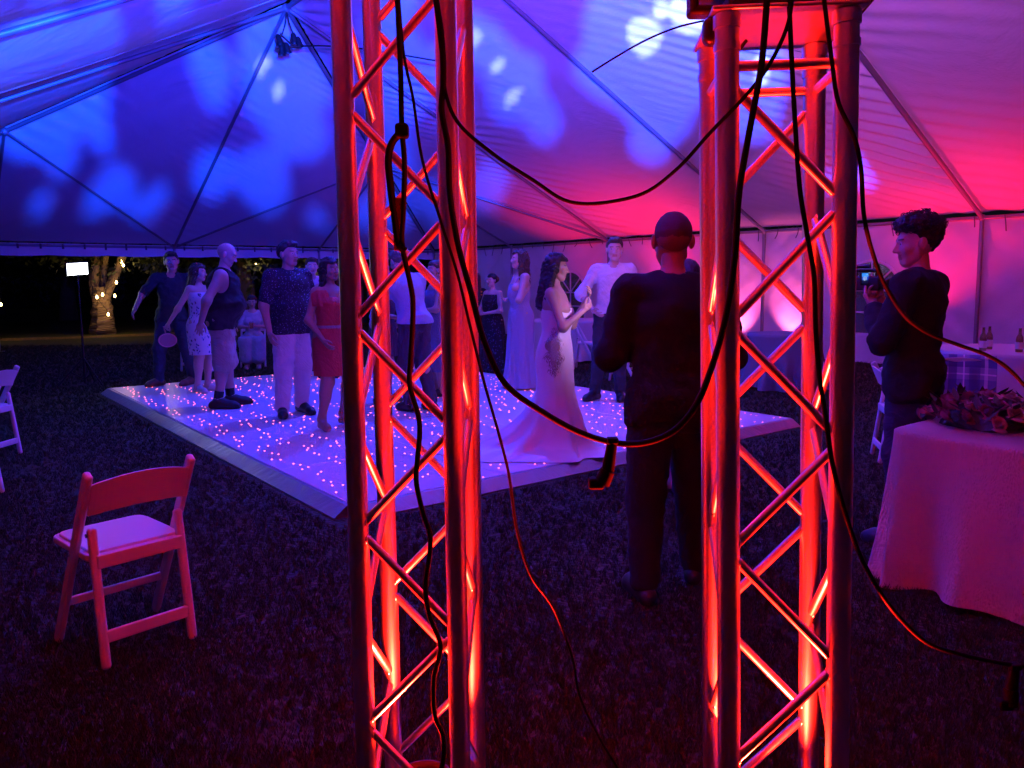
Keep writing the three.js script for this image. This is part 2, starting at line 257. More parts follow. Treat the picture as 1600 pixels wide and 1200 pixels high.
// ---------------------------------------------------------------- light fixtures
const lensRed = glow(1, 0.1, 0.05, 5);
function parCan(label, [x, y, z], aim, color, glowK, group, size = 1) { // floor uplight: round can on a bracket, lens looking along aim
  const t = thing('led_uplight', label, 'uplight', [x, y, z], 0, group), d = V(...aim).normalize();
  const q = new THREE.Quaternion().setFromUnitVectors(V(0, 1, 0), d), place = (g) => { g.scale(size, size, size); g.applyQuaternion(q); g.translate(0, 0.11 * size, 0); return g; };
  obj('housing', place(lathe([[0, -0.06], [0.055, -0.06], [0.075, -0.04], [0.082, 0.03], [0.086, 0.05], [0.078, 0.05], [0.075, 0.035]], 28)), black, t);
  const lens = [], ring = [[0, 0], ...Array.from({ length: 6 }, (_, i) => [0.048 * Math.cos(i * 1.047), 0.048 * Math.sin(i * 1.047)])];
  for (const [a, b] of ring) { const g = new THREE.SphereGeometry(0.019, 12, 6, 0, 6.2832, 0, 1.2); g.translate(a, 0.022, b); lens.push(place(g)); }
  obj('lamp_lens', lens, glow(...color, glowK), t);
  obj('stand', [rbox(0.16 * size, 0.01, 0.13 * size, 0, 0.006, 0, 0.003), rbox(0.008, 0.12 * size, 0.03, 0.088 * size, 0.065 * size, 0), rbox(0.008, 0.12 * size, 0.03, -0.088 * size, 0.065 * size, 0)], black, t);
  return t;
}
const RED = [1, 0.01, 0.004], PINK = [1, 0.008, 0.06];
parCan('red uplight can shining up inside the left truss', [-0.248, 0.026, -2.003], [0, 1, 0], RED, 8, 'red uplights inside the trusses', 0.9);
parCan('red uplight can shining up inside the right truss', [0.63, 0.026, -1.81], [0, 1, 0], RED, 8, 'red uplights inside the trusses', 0.9);
lamp('spot', 'left_truss_red_light', RED, 105, [-0.248, 0.19, -2.003], [-0.249, 3, -2.003], 0.74, 0.25, 2);
lamp('spot', 'right_truss_red_light', RED, 105, [0.63, 0.19, -1.81], [0.56, 3, -1.81], 0.74, 0.25, 2);
// uplights along the wall
const WALL_LAMPS = [[6.9, 1.0, 'beside the wall behind the bride'], [9.5, 0.75, 'at the wall behind the man in the white shirt'], [11.35, 0.33, 'at the wall left of the pole seen through the right truss'], [12.45, 0.33, 'at the wall right of the pole seen through the right truss'], [15.2, 0.6, 'at the wall behind the camera operator'], [17.2, 0.6, 'at the wall behind the bottles'], [19.2, 0.7, 'beyond the right edge by the wall']];
WALL_LAMPS.forEach(([s, t, where], i) => {
  const p = plan(s, t), k = [17, 36, 15, 15, 28, 26, 23][i], tilt = i === 2 || i === 3 ? 1.6 : 0.05;
  parCan('pink red uplight can ' + where, p, [E2[0] * -0.12, 1, E2[1] * -0.12], PINK, 6, 'uplights along the tent wall');
  lamp('spot', 'wall_uplight', tilt > 0.1 ? [1, 0.1, 0.3] : PINK, k, [p[0], 0.2, p[2]], [p[0] - E2[0] * tilt, 3, p[2] - E2[1] * tilt], tilt > 0.1 ? 0.6 : 0.75, 0.8, 2);
});

// effect projector on the right truss: a bright lamp behind a steel pattern disc
const ROOF_AIM = [-2.5, 4.9, -13.5];
function projector(label, at, aim, spots, color, intensity, soft, ripple, shrink = 1) {
  const t = thing('effect_projector', label, 'projector', at, 0, 'effect lights on the trusses'), S = V(0, 0.16, 0), A = V(...aim).sub(V(...at)).sub(S).normalize(), q = new THREE.Quaternion().setFromUnitVectors(V(0, 0, 1), A), G = 0.1, half = 0.135;
  const inv = q.clone().invert(), marks = [];
  for (const [x, y, z, r, k = 1, a = 0] of spots) {
    const d = V(x, y, z).sub(V(...at)).sub(S), D = d.length(), w = d.normalize().applyQuaternion(inv); if (w.z < 0.25) continue;
    marks.push([w.x / w.z * G, w.y / w.z * G, shrink * r / D * G / w.z, k, a]);
  }
  // steel disc etched right through: a fine mesh of little squares, left out where the pattern is open
  const cell = 0.0006, n = Math.floor(half / cell), pos = [], idx = [];
  const strip = (i0, i1, j) => { const k = pos.length / 3; pos.push(i0 * cell, j * cell, G, i1 * cell, j * cell, G, i1 * cell, (j + 1) * cell, G, i0 * cell, (j + 1) * cell, G); idx.push(k, k + 1, k + 2, k, k + 2, k + 3); };
  for (let j = -n; j < n; j++) {
    let from = null;
    for (let i = -n; i <= n; i++) {
      const X = (i + 0.5) * cell, Y = (j + 0.5) * cell, rim = Math.hypot(X, Y); let solid = i < n && rim < half;
      if (solid && rim < half - 0.004) {
        let f = 0; for (const [hx, hy, hr, k, a] of marks) { const dx = X - hx, dy = Y - hy; if (Math.abs(dx) > hr * 3 || Math.abs(dy) > hr * 3) continue; const u = dx * Math.cos(a) + dy * Math.sin(a), v = (-dx * Math.sin(a) + dy * Math.cos(a)) / k; f += Math.exp(-(u * u + v * v) / (hr * hr)); }
        f += ripple * noise(X * 60 + 3, Y * 60, 2.5) + ripple * 0.6 * noise(X * 150, Y * 150 + 7, 9); const dir = V(X, Y, G).normalize().applyQuaternion(q); solid = f < 0.37 || dir.y < 0.004;
      }
      if (solid && from === null) from = i; if (!solid && from !== null) { strip(from, i, j); from = null; }
    }
  }
  const disc = new THREE.BufferGeometry(); disc.setAttribute('position', new THREE.Float32BufferAttribute(pos, 3)); disc.setIndex(idx); disc.computeVertexNormals(); disc.applyQuaternion(q); disc.translate(S.x, S.y, S.z);
  obj('pattern_disc', disc, black, t);
  const can = lathe([[0.03, -0.09], [0.1, -0.085], [0.14, -0.03], [0.14, 0.12], [0.136, 0.12], [0.136, -0.025], [0.097, -0.08], [0.03, -0.085]], 32); can.rotateX(Math.PI / 2); can.applyQuaternion(q); can.translate(S.x, S.y, S.z); obj('housing', can, black, t);
  obj('yoke', [rbox(0.2, 0.04, 0.2, 0, 0.02, 0, 0.01), rbox(0.02, 0.16, 0.05, 0.155, 0.1, 0), rbox(0.02, 0.16, 0.05, -0.155, 0.1, 0), rbox(0.33, 0.02, 0.05, 0, 0.03, 0)], black, t);
  lamp('spot', 'projector_beam', color, intensity, [at[0], at[1] + S.y, at[2]], aim, 0.95, 0.1, soft);
}
const CORES = [[1.88, 4.78, -11.24, 0.26], [1.75, 4.85, -11.0, 0.14], [2.26, 4.88, -10.4, 0.27], [2.45, 4.8, -10.3, 0.22], [1.95, 4.95, -10.6, 0.1], [3.39, 4.27, -10.96, 0.22, 0.6], [0.04, 4.64, -14.06, 0.23, 0.55, 0.8], [-0.2, 4.96, -13.28, 0.16, 0.6, 0.8], [-0.55, 5.25, -12.78, 0.15, 0.8], [-4.54, 5.49, -15.1, 0.22, 0.45, 0.5], [-4.5, 5.2, -15.86, 0.2, 0.4, 0.2]];
const POOLS = [[-4.65, 4.04, -8.12, 0.5, 0.5, 0.4], [-5.18, 4.44, -10.12, 0.7, 0.45, 0.4], [-6.4, 4.2, -11.2, 0.7, 0.5, 0.3], [-3.9, 4.9, -9.6, 0.6, 0.5, 0.4], [-5.6, 3.6, -8.6, 0.5, 0.5, 0.2], [-3.2, 5.2, -11.2, 0.6, 0.5], [1.9, 4.75, -11.2, 0.95], [2.3, 4.85, -10.4, 0.7], [2.05, 4.42, -12.22, 0.55, 0.8], [2.45, 3.75, -13.9, 0.4], [3.39, 4.27, -10.96, 0.7, 0.7], [3.5, 3.9, -11.9, 0.4], [0.04, 4.64, -14.06, 0.62, 0.7, 0.8], [-0.2, 4.96, -13.28, 0.5, 0.8], [-0.55, 5.25, -12.78, 0.5], [-1.83, 5.1, -14.94, 0.7], [-4.54, 5.49, -15.1, 0.8, 0.55, 0.4], [-4.5, 5.2, -15.86, 0.75, 0.5, 0.2], [-5.4, 5.4, -14.7, 0.6, 0.7], [-4.4, 4.55, -17.6, 0.5], [-5.7, 3.85, -18.5, 0.7, 0.8], [-6.5, 3.9, -17.6, 0.45], [-8.1, 3.26, -18.08, 0.55, 0.35, 0.9], [-9.04, 3.21, -17.5, 0.55, 0.35, 0.8], [-10.08, 3.05, -17.12, 0.5, 0.35, 0.6], [-7.3, 4.9, -14.4, 0.8, 0.5], [-8.6, 4.1, -15.4, 0.6, 0.5], [-3.3, 3.2, -20.9, 0.6], [-4.9, 3.0, -20.2, 0.5, 0.7], [-1.6, 3.4, -20.0, 0.7], [-0.5, 3.6, -17.8, 0.8], [0.6, 4.3, -14.4, 0.4], [-2.6, 4.3, -18.4, 0.8, 0.7]];
projector('black effect projector on top of the right truss', [0.56, 2.056, -1.815], ROOF_AIM, CORES, [0.62, 0.8, 1], 800, 0.03, 0.1, 0.85);
projector('black effect projector on top of the left truss', [-0.252, 2.731, -2.003], ROOF_AIM, POOLS, [0.003, 0.05, 1], 3300, 0.07, 0.7, 0.85);
// blue wash heads clamped under the top of the left truss and on a stand beside the camera
const BLUE = [0.02, 0.022, 1];
function washHead(label, at, aim, color, glowK, group, stand, arm = [0, -0.24, 0.16]) { // stand: pole to the ground; else an arm back to the given truss tube
  const t = thing('wash_light', label, 'stage light', at, 0, group), d = V(...aim).sub(V(...at)).normalize(), q = new THREE.Quaternion().setFromUnitVectors(V(0, 0, 1), d);
  const P = (g) => { g.applyQuaternion(q); return g; }, can = lathe([[0, -0.16], [0.06, -0.15], [0.09, -0.1], [0.1, 0.0], [0.105, 0.03], [0.095, 0.03], [0.092, 0.0]], 28); can.rotateX(Math.PI / 2);
  obj('housing', P(can), black, t);
  const l = []; for (let i = 0; i < 7; i++) { const g = new THREE.SphereGeometry(0.02, 12, 6, 0, 6.2832, 0, 1.3); g.rotateX(Math.PI / 2); g.translate(i ? 0.055 * Math.cos(i * 1.047) : 0, i ? 0.055 * Math.sin(i * 1.047) : 0, -0.002); l.push(P(g)); }
  obj('lamp_lens', l, glow(...color, glowK), t);
  const br = [rbox(0.02, 0.2, 0.04, 0.118, -0.09, 0), rbox(0.02, 0.2, 0.04, -0.118, -0.09, 0), rbox(0.256, 0.02, 0.04, 0, -0.19, 0)];
  if (stand) br.push(tube([0, -0.2, 0], [0, -at[1] + 0.03, 0], 0.016, 12), rbox(0.4, 0.02, 0.4, 0, -at[1] + 0.012, 0, 0.004));
  else br.push(tube([0, -0.19, 0], arm, 0.016, 12));
  obj('bracket', br, black, t);
  return d.clone().multiplyScalar(0.05).add(V(...at)).toArray();
}
{
  let f = washHead('blue wash light hanging from the tent ridge above the dance floor', [-1.2, 5.62, -10.66], [-0.9, 0.1, -8.2], BLUE, 5, 'blue lights under the tent ridge', false, [0, 0.46, 0]);
  lamp('spot', 'blue_floor_wash', [0.03, 0.04, 1], 170, f, [-1.0, 0.1, -8.9], 0.82, 0.5, 3);
  f = washHead('blue wash light behind the left truss aimed at the roof', [-0.114, 2.62, -2.32], [-4, 5, -15], BLUE, 5, 'stage lights on the trusses');
  lamp('spot', 'blue_roof_wash', [0.012, 0.016, 1], 1000, f, [-3.0, 7.9, -11.9], 0.7, 1, 3);
  f = washHead('lilac wash light on the top of the right truss aimed at the roof', [0.95, 2.46, -1.98], [1.6, 4.8, -11.5], [0.8, 0.3, 1], 5, 'stage lights on the trusses', false, [-0.21, -0.42, 0.06]);
  lamp('spot', 'lilac_roof_wash', [0.78, 0.13, 0.8], 150, f, [2.4, 5.9, -10.3], 0.68, 0.9, 3);
}

// ---------------------------------------------------------------- dance floor
{
  const SZ = 1.22, NX = 6, NZ = 4, L = SZ * NX, Wd = SZ * NZ, s0 = 9.18, t0 = 6.15; // along s, across t
  const t = thing('dance_floor', 'glossy white dance floor with tiny red lights', 'dance floor', plan(s0, t0, 0), Math.atan2(E1[1], -E1[0]));
  const white = new THREE.MeshPhysicalMaterial({ roughness: 0.24 }); white.color.setRGB(0.74, 0.74, 0.76);
  const g = rbox(SZ - 0.004, 0.07, SZ - 0.004, 0, 0.045, 0, 0.003);
  for (let i = 0; i < NX; i++) for (let j = 0; j < NZ; j++) { const o = obj('floor_panel', g, white, t); o.position.set((i + 0.5) * SZ, 0.0006 * ((i * 7 + j * 3) % 3), (j + 0.5) * SZ); }
  const trim = new THREE.MeshPhysicalMaterial({ roughness: 0.38, metalness: 0.6, bumpMap: clothBump, bumpScale: 0.012 }); trim.color.setRGB(0.3, 0.3, 0.32);
  const edge = (len) => { const q = new THREE.Shape(); q.moveTo(0, 0.078); q.lineTo(0.03, 0.078); q.lineTo(0.12, 0.012); q.lineTo(0.12, 0.002); q.lineTo(0, 0.002); const e = new THREE.ExtrudeGeometry(q, { depth: len, bevelEnabled: false }); return e; };
  const put = (len, n, x, z, turn) => { const e = edge(len / n - 0.003); for (let i = 0; i < n; i++) { const o = obj('edge_ramp', e, trim, t); o.rotation.y = turn; const k = i * len / n; o.position.set(x + Math.sin(turn) * k, 0, z + Math.cos(turn) * k); } };
  put(Wd, NZ, L + 0.002, 0, 0); put(L, NX, 0, Wd + 0.002, 0); // second set is turned below
  const ramps = t.children.filter((c) => c.name === 'edge_ramp').slice(NZ); ramps.forEach((o, i) => { o.rotation.y = -Math.PI / 2; o.position.set((i + 1) * SZ - 0.0015, 0, Wd + 0.002); });
  const e2 = edge(SZ - 0.003); for (let i = 0; i < NZ; i++) { const o = obj('edge_ramp', e2, trim, t); o.rotation.y = Math.PI; o.position.set(-0.002, 0, (i + 1) * SZ - 0.0015); }
  for (let i = 0; i < NX; i++) { const o = obj('edge_ramp', e2, trim, t); o.rotation.y = Math.PI / 2; o.position.set(i * SZ + 0.0015, 0, -0.002); }
  // star lights set into the panels
  const dot = new THREE.CylinderGeometry(0.0058, 0.0058, 0.004, 8), dots = [];
  for (let i = 0; i < NX; i++) for (let j = 0; j < NZ; j++) for (let k = 0; k < 48; k++) { const pair = k % 2, a = rr(0.05, 0.95), b = rr(0.05, 0.95), d = dot.clone(); const px = pair ? dots.last[0] + 0.075 * Math.cos(a * 6.6) : (i + ((k / 2 | 0) % 6 + rr(0.36, 0.64)) / 6) * SZ, pz = pair ? dots.last[1] + 0.075 * Math.sin(a * 6.6) : (j + (((k / 12) | 0) % 4 + rr(0.34, 0.66)) / 4) * SZ; dots.last = [px, pz]; d.translate(clamp(px, 0.03, L - 0.03), 0.0815, clamp(pz, 0.03, Wd - 0.03)); dots.push(d); }
  const led = obj('floor_lights', join([...dots]), glow(1, 0.14, 0.13, 8), t); led.userData.kind = 'stuff';
}

// ---------------------------------------------------------------- cables and rigging
const rubber = mat(0.005, 0.005, 0.005, 0.6, { specularIntensity: 0.12 });
const CABLES = {
  a: [[-0.165,2.152,-1.800],[-0.149,2.004,-1.800],[-0.140,1.909,-1.800],[-0.114,1.849,-1.790],[-0.038,1.780,-1.780],[0.053,1.719,-1.770],[0.116,1.677,-1.760],[0.159,1.667,-1.750],[0.225,1.671,-1.740],[0.293,1.689,-1.730],[0.357,1.737,-1.710],[0.418,1.805,-1.690],[0.481,1.872,-1.660],[0.522,1.926,-1.650],[0.556,2.003,-1.640],[0.566,2.076,-1.640]],
  b: [[-0.166,2.156,-1.810],[-0.148,2.031,-1.800],[-0.146,1.936,-1.800],[-0.151,1.881,-1.800],[-0.138,1.798,-1.800],[-0.136,1.700,-1.800],[-0.120,1.587,-1.800],[-0.090,1.472,-1.790],[-0.061,1.364,-1.770],[-0.015,1.272,-1.750],[0.070,1.211,-1.720],[0.146,1.171,-1.700],[0.220,1.151,-1.680],[0.279,1.154,-1.660],[0.338,1.179,-1.650],[0.383,1.233,-1.640],[0.412,1.311,-1.630],[0.438,1.418,-1.620],[0.455,1.547,-1.620],[0.461,1.675,-1.620],[0.480,1.801,-1.620],[0.503,1.927,-1.630],[0.515,2.077,-1.640]],
  c: [[-0.248,2.157,-1.850],[-0.236,2.002,-1.840],[-0.218,1.916,-1.830],[-0.198,1.774,-1.820],[-0.156,1.630,-1.810],[-0.121,1.515,-1.800],[-0.094,1.399,-1.790],[-0.063,1.267,-1.790],[-0.031,1.148,-1.790],[-0.010,1.055,-1.800],[0.009,0.910,-1.820],[0.042,0.792,-1.840],[0.092,0.711,-1.860],[0.121,0.636,-1.880],[0.147,0.551,-1.900],[0.165,0.446,-1.920],[0.208,0.338,-1.940],[0.270,0.218,-1.960],[0.333,0.113,-1.980],[0.372,0.034,-2.000]],
  d: [[-0.248,2.151,-1.832],[-0.244,1.973,-1.832],[-0.244,1.840,-1.832],[-0.240,1.776,-1.832],[-0.245,1.662,-1.832],[-0.250,1.589,-1.832],[-0.234,1.501,-1.832],[-0.228,1.457,-1.832],[-0.236,1.323,-1.832],[-0.240,1.263,-1.832],[-0.219,1.172,-1.832],[-0.226,1.080,-1.832],[-0.230,1.034,-1.832],[-0.216,0.956,-1.832],[-0.199,0.893,-1.832],[-0.213,0.766,-1.832],[-0.206,0.702,-1.832],[-0.180,0.621,-1.832],[-0.197,0.539,-1.832],[-0.196,0.440,-1.832],[-0.178,0.390,-1.832],[-0.183,0.306,-1.832],[-0.216,0.248,-1.832]],
  strap: [[-0.244,1.840,-1.832],[-0.266,1.816,-1.832],[-0.276,1.783,-1.832],[-0.273,1.719,-1.832],[-0.265,1.647,-1.832],[-0.255,1.582,-1.832],[-0.243,1.572,-1.832]],
  e: [[0.563,2.083,-1.660],[0.574,1.934,-1.660],[0.585,1.807,-1.660],[0.595,1.677,-1.650],[0.613,1.586,-1.650],[0.625,1.507,-1.640],[0.629,1.389,-1.630],[0.638,1.283,-1.620],[0.651,1.216,-1.620],[0.663,1.123,-1.610],[0.694,1.014,-1.610],[0.736,0.913,-1.620],[0.785,0.831,-1.630],[0.846,0.757,-1.650],[0.915,0.696,-1.670],[1.005,0.655,-1.700],[1.112,0.619,-1.730],[1.259,0.580,-1.770]],
  f: [[0.620,2.072,-1.630],[0.644,1.926,-1.630],[0.659,1.851,-1.630],[0.694,1.782,-1.630],[0.713,1.726,-1.640],[0.733,1.625,-1.660],[0.774,1.547,-1.700],[0.823,1.478,-1.740],[0.888,1.413,-1.780],[0.961,1.373,-1.820],[1.065,1.339,-1.870],[1.165,1.308,-1.920],[1.248,1.265,-1.960],[1.379,1.144,-2.000]],
  rod: [[0.180,1.952,-1.780],[0.228,1.979,-1.770],[0.295,2.013,-1.760],[0.361,2.036,-1.750],[0.413,2.045,-1.740]],
  plug1: [[0.216,1.154,-1.680],[0.206,1.090,-1.680],[0.193,1.062,-1.680]],
  plug2: [[1.156,0.603,-1.740],[1.152,0.551,-1.740],[1.151,0.512,-1.740]],
};
const run = (pts, r, label, name = 'power_cable', m = rubber) => tag(obj(name, cable(pts, r), m), label, 'cable', name === 'power_cable' ? 'black cables on the trusses' : undefined);
run(CABLES.a, 0.0042, 'thin black cable hanging in a high loop between the two trusses');
const plug = (t, a, b, c) => { const k = V(...a), e = V(...b); obj('plug_body', [tube(a, b, 0.011, 14, 0.014), tube(b, c, 0.016, 10, 0.018), rbox(0.034, 0.024, 0.026, c[0] - 0.012, c[1], c[2], 0.006)], rubber, t); obj('cable_clip', rbox(0.024, 0.014, 0.024, a[0], a[1] + 0.002, a[2], 0.004), rubber, t); };
{
  const t = thing('power_cable', 'thick black cable sagging low across the man in black, plug hanging from it', 'cable', [0, 0, 0], 0, 'black cables on the trusses'); obj('cord', cable(CABLES.b, 0.0068), rubber, t); plug(t, ...CABLES.plug1);
  const u = thing('power_cable', 'black cable from the right truss to the lower right with hanging plug', 'cable', [0, 0, 0], 0, 'black cables on the trusses'); obj('cord', cable(CABLES.e, 0.0052), rubber, u); plug(u, ...CABLES.plug2);
}
run(CABLES.c, 0.0034, 'thin black cable from the left truss down to the grass in front');
run(CABLES.d, 0.0062, 'black cable hanging down inside the left truss');
run(CABLES.f, 0.0046, 'black cable from the right truss past the camera operator to the right edge');
{ const t = thing('cable_strap', 'black strap with loop knotted round the cable in the left truss', 'strap'); obj('loop', cable(CABLES.strap, 0.0085), rubber, t); const k = rbox(0.03, 0.034, 0.03, ...CABLES.strap[0], 0.008); obj('knot', k, rubber, t); const q = CABLES.strap[5]; obj('tail', rbox(0.02, 0.12, 0.008, q[0] - 0.004, q[1] + 0.05, q[2], 0.003), mat(0.25, 0.02, 0.015, 0.8), t); }
tag(obj('antenna_rod', cable(CABLES.rod, 0.0022), rubber), 'thin black rod sticking out left from the top of the right truss', 'rod');
{ const t = thing('junction_head', 'rounded black cable connector at the top left corner of the right truss', 'connector', [0.43, 2.02, -1.73]); obj('body', rbox(0.045, 0.06, 0.045, 0, 0, 0, 0.018), blackGloss, t); obj('cable_tail', cable([[0.01, -0.02, 0.01], [0.025, -0.035, 0.02], [0.045, -0.045, 0.02], [0.07, -0.02, 0.0]], 0.004), rubber, t); }
{ // rigging hung under the far peak
  const p = plan(HALF, HALF, RIDGE), t = thing('rigging_cluster', 'dark cluster of hanging lamps and shackles under the tent peak', 'rigging', [p[0], p[1] - 0.55, p[2]]);
  const frame = mat(0.16, 0.05, 0.04, 0.5, { metalness: 0.5 });
  obj('hanging_chain', [cable([[0, 0.5, 0], [-0.03, 0.3, 0], [-0.09, 0.12, 0]], 0.012), cable([[0, 0.5, 0], [0.04, 0.3, 0], [0.1, 0.12, 0]], 0.012)], black, t);
  obj('frame_bar', [tube([-0.2, -0.1, 0], [0.22, -0.08, 0.02], 0.025, 8), tube([-0.2, -0.1, 0], [-0.1, 0.14, 0], 0.022, 8), tube([0.22, -0.08, 0.02], [0.1, 0.14, 0], 0.022, 8), tube([-0.1, 0.1, 0], [0.12, -0.1, 0.05], 0.018, 8)], frame, t);
  for (const [x, y, z] of [[-0.13, 0.02, 0.05], [0.12, 0.04, 0.05], [0.0, -0.12, 0.06], [-0.1, -0.14, 0.02], [0.2, -0.02, 0.04]]) { const g = lathe([[0.02, 0.09], [0.045, 0.06], [0.05, -0.04], [0.07, -0.08], [0.06, -0.08]], 14); g.rotateZ(rr(-0.5, 0.5)); g.translate(x, y, z); obj('hanging_lamp', g, black, t); }
  obj('tether', cable([[0.22, -0.08, 0.02], [0.7, -0.16, 0.3], [1.4, -0.3, 0.6], [2.6, -0.6, 1.0]], 0.012), black, t);
}
// white video light on a stand
{
  const t = thing('video_light', 'bright white LED panel on a black tripod at the left', 'video light', [-6.32, 0, -11.6]);
  const H = 1.72, aim = V(0.86, -0.12, 0.5).normalize(), q = new THREE.Quaternion().setFromUnitVectors(V(0, 0, 1), aim), P = (g) => { g.applyQuaternion(q); g.translate(0, H, 0); return g; };
  obj('panel_housing', P(rbox(0.33, 0.19, 0.03, 0, 0, -0.02, 0.008)), black, t);
  obj('led_screen', P(new THREE.PlaneGeometry(0.31, 0.17)), glow(0.92, 0.97, 1, 7), t);
  obj('stand_pole', [tube([0, 0.32, 0], [0, 0.9, 0], 0.016, 10), tube([0, 0.88, 0], [0, H - 0.08, 0], 0.011, 10), tube([0, 0.05, 0], [0, 0.34, 0], 0.02, 10)], black, t);
  for (let k = 0; k < 3; k++) { const a = 0.4 + k * 2.094, c = Math.cos(a), s = Math.sin(a); obj('leg', [tube([0, 0.42, 0], [0.36 * c, 0.02, 0.36 * s], 0.011, 8), tube([0, 0.1, 0], [0.18 * c, 0.22, 0.18 * s], 0.008, 8)], black, t); }
  const l = new THREE.RectAreaLight(0xffffff, 24, 0.31, 0.17); l.color.setRGB(0.9, 0.96, 1); l.name = 'panel_light'; l.position.set(-6.32 + aim.x * 0.03, H + aim.y * 0.03, -11.6 + aim.z * 0.03); l.lookAt(l.position.clone().add(aim)); scene.add(l);
}
// ---------------------------------------------------------------- folding chairs
const steel = mat(0.3, 0.3, 0.31, 0.4, { metalness: 0.8 });
const resin = mat(0.74, 0.74, 0.75, 0.46);
function bar(a, b, w, d) { // flat rail from a to b, w across x, d in the other direction, rounded ends
  const A = V(...a), B = V(...b), L = A.distanceTo(B), g = new RoundedBoxGeometry(w, L + d * 0.8, d, 3, Math.min(w, d) * 0.42); const q = new THREE.Quaternion().setFromUnitVectors(V(0, 1, 0), B.clone().sub(A).normalize()); g.applyQuaternion(q); g.translate(...A.add(B).multiplyScalar(0.5).toArray()); return g;
}
function makeChair(label, x, z, deg, group, y = 0) {
  const t = thing('folding_chair', label, 'chair', [x, y, z], deg * Math.PI / 180, group);
  for (const s of [-1, 1]) { obj('upright', bar([s * 0.2, 0.775, -0.235], [s * 0.205, 0.02, 0.19], 0.03, 0.046), resin, t); obj('leg', bar([s * 0.17, 0.545, -0.155], [s * 0.174, 0.02, -0.225], 0.036, 0.034), resin, t); }
  const back = new THREE.BufferGeometry(), pos = [], idx = [], n = 20; // curved back slat with thickness
  for (let i = 0; i <= n; i++) { const u = i / n * 2 - 1, x0 = u * 0.19, zc = -0.205 - 0.035 * (1 - u * u), crown = 0.03 * (1 - u * u); for (const [yy, dz] of [[0.645 + crown * 0.6, -0.004], [0.775 + crown, -0.060], [0.775 + crown, -0.044], [0.645 + crown * 0.6, 0.012]]) pos.push(x0, yy - 0.03, zc + dz + 0.02); if (i < n) for (let k = 0; k < 4; k++) { const a = i * 4 + k, b = i * 4 + (k + 1) % 4; idx.push(a, b, a + 4, b, b + 4, a + 4); } }
  back.setAttribute('position', new THREE.Float32BufferAttribute(pos, 3)); back.setIndex(idx); const bg = back.toNonIndexed(); bg.computeVertexNormals(); obj('back_slat', bg, resin, t);
  const sh = new THREE.Shape(), w = 0.19, d0 = -0.17, d1 = 0.24, r = 0.05; sh.moveTo(-w + 0.02, d0); sh.lineTo(w - 0.02, d0); sh.lineTo(w, d0 + 0.03); sh.lineTo(w, d1 - r); sh.quadraticCurveTo(w, d1, w - r, d1); sh.lineTo(-w + r, d1); sh.quadraticCurveTo(-w, d1, -w, d1 - r); sh.lineTo(-w, d0 + 0.03);
  const sg = new THREE.ExtrudeGeometry(sh, { depth: 0.014, bevelEnabled: true, bevelSize: 0.006, bevelThickness: 0.006, bevelSegments: 3 }); sg.rotateX(Math.PI / 2); sg.translate(0, 0.445, 0); const seat = obj('seat', sg, resin, t);
  const cg = new THREE.ExtrudeGeometry(sh, { depth: 0.006, bevelEnabled: true, bevelSize: 0.006, bevelThickness: 0.006, bevelSegments: 4 }); cg.rotateX(Math.PI / 2); cg.scale(0.9, 1, 0.92); cg.translate(0, 0.456, 0.003); obj('seat_pad', cg, resin, seat);
  for (const s of [-1, 1]) for (const [y, z] of [[0.44, -0.047], [0.53, -0.153]]) { const g = new THREE.CylinderGeometry(0.008, 0.009, 0.006, 10); g.rotateZ(Math.PI / 2); g.translate(s * (y > 0.5 ? 0.1895 : 0.2235), y, z); obj('pivot_bolt', g, steel, t); }
  obj('seat_rail', rbox(0.34, 0.055, 0.018, 0, 0.425, -0.186, 0.006), resin, t);
  obj('stretcher', rbox(0.34, 0.05, 0.018, 0, 0.13, -0.215, 0.006), resin, t); obj('stretcher', rbox(0.39, 0.035, 0.018, 0, 0.2, 0.09, 0.006), resin, t);
  return t;
}
const CG = 'white resin folding chairs';
makeChair('white folding chair standing alone in the left foreground, back to us', -1.645, -3.22, -132, CG);
makeChair('white folding chair at the left edge level with the dance floor', -4.62, -6.75, -95, CG);
makeChair('white folding chair cut off by the left edge, nearest of the two there', -3.93, -5.42, -92, CG);
makeChair('folding chair behind the man in the dark t-shirt', -5.35, -13.3, 40, CG);
makeChair('white folding chair seen side on behind the bride', 1.28, -13.2, 78, CG);
makeChair('white folding chair between the bride and the man in white shirt', 1.75, -13.5, 250, CG);
makeChair('white folding chair behind the legs of the man in white shirt', 1.72, -11.6, 60, CG);
makeChair('white folding chair seen through the right truss, left of the blue table', 3.05, -11.3, 80, CG);
makeChair('white folding chair just left of the camera operator', 3.75, -9.3, 70, CG);
makeChair('white folding chair just right of the camera operator', 3.22, -6.35, 75, CG);
makeChair('white folding chair behind the dancer in the black floral dress', -0.55, -14.4, 20, CG);

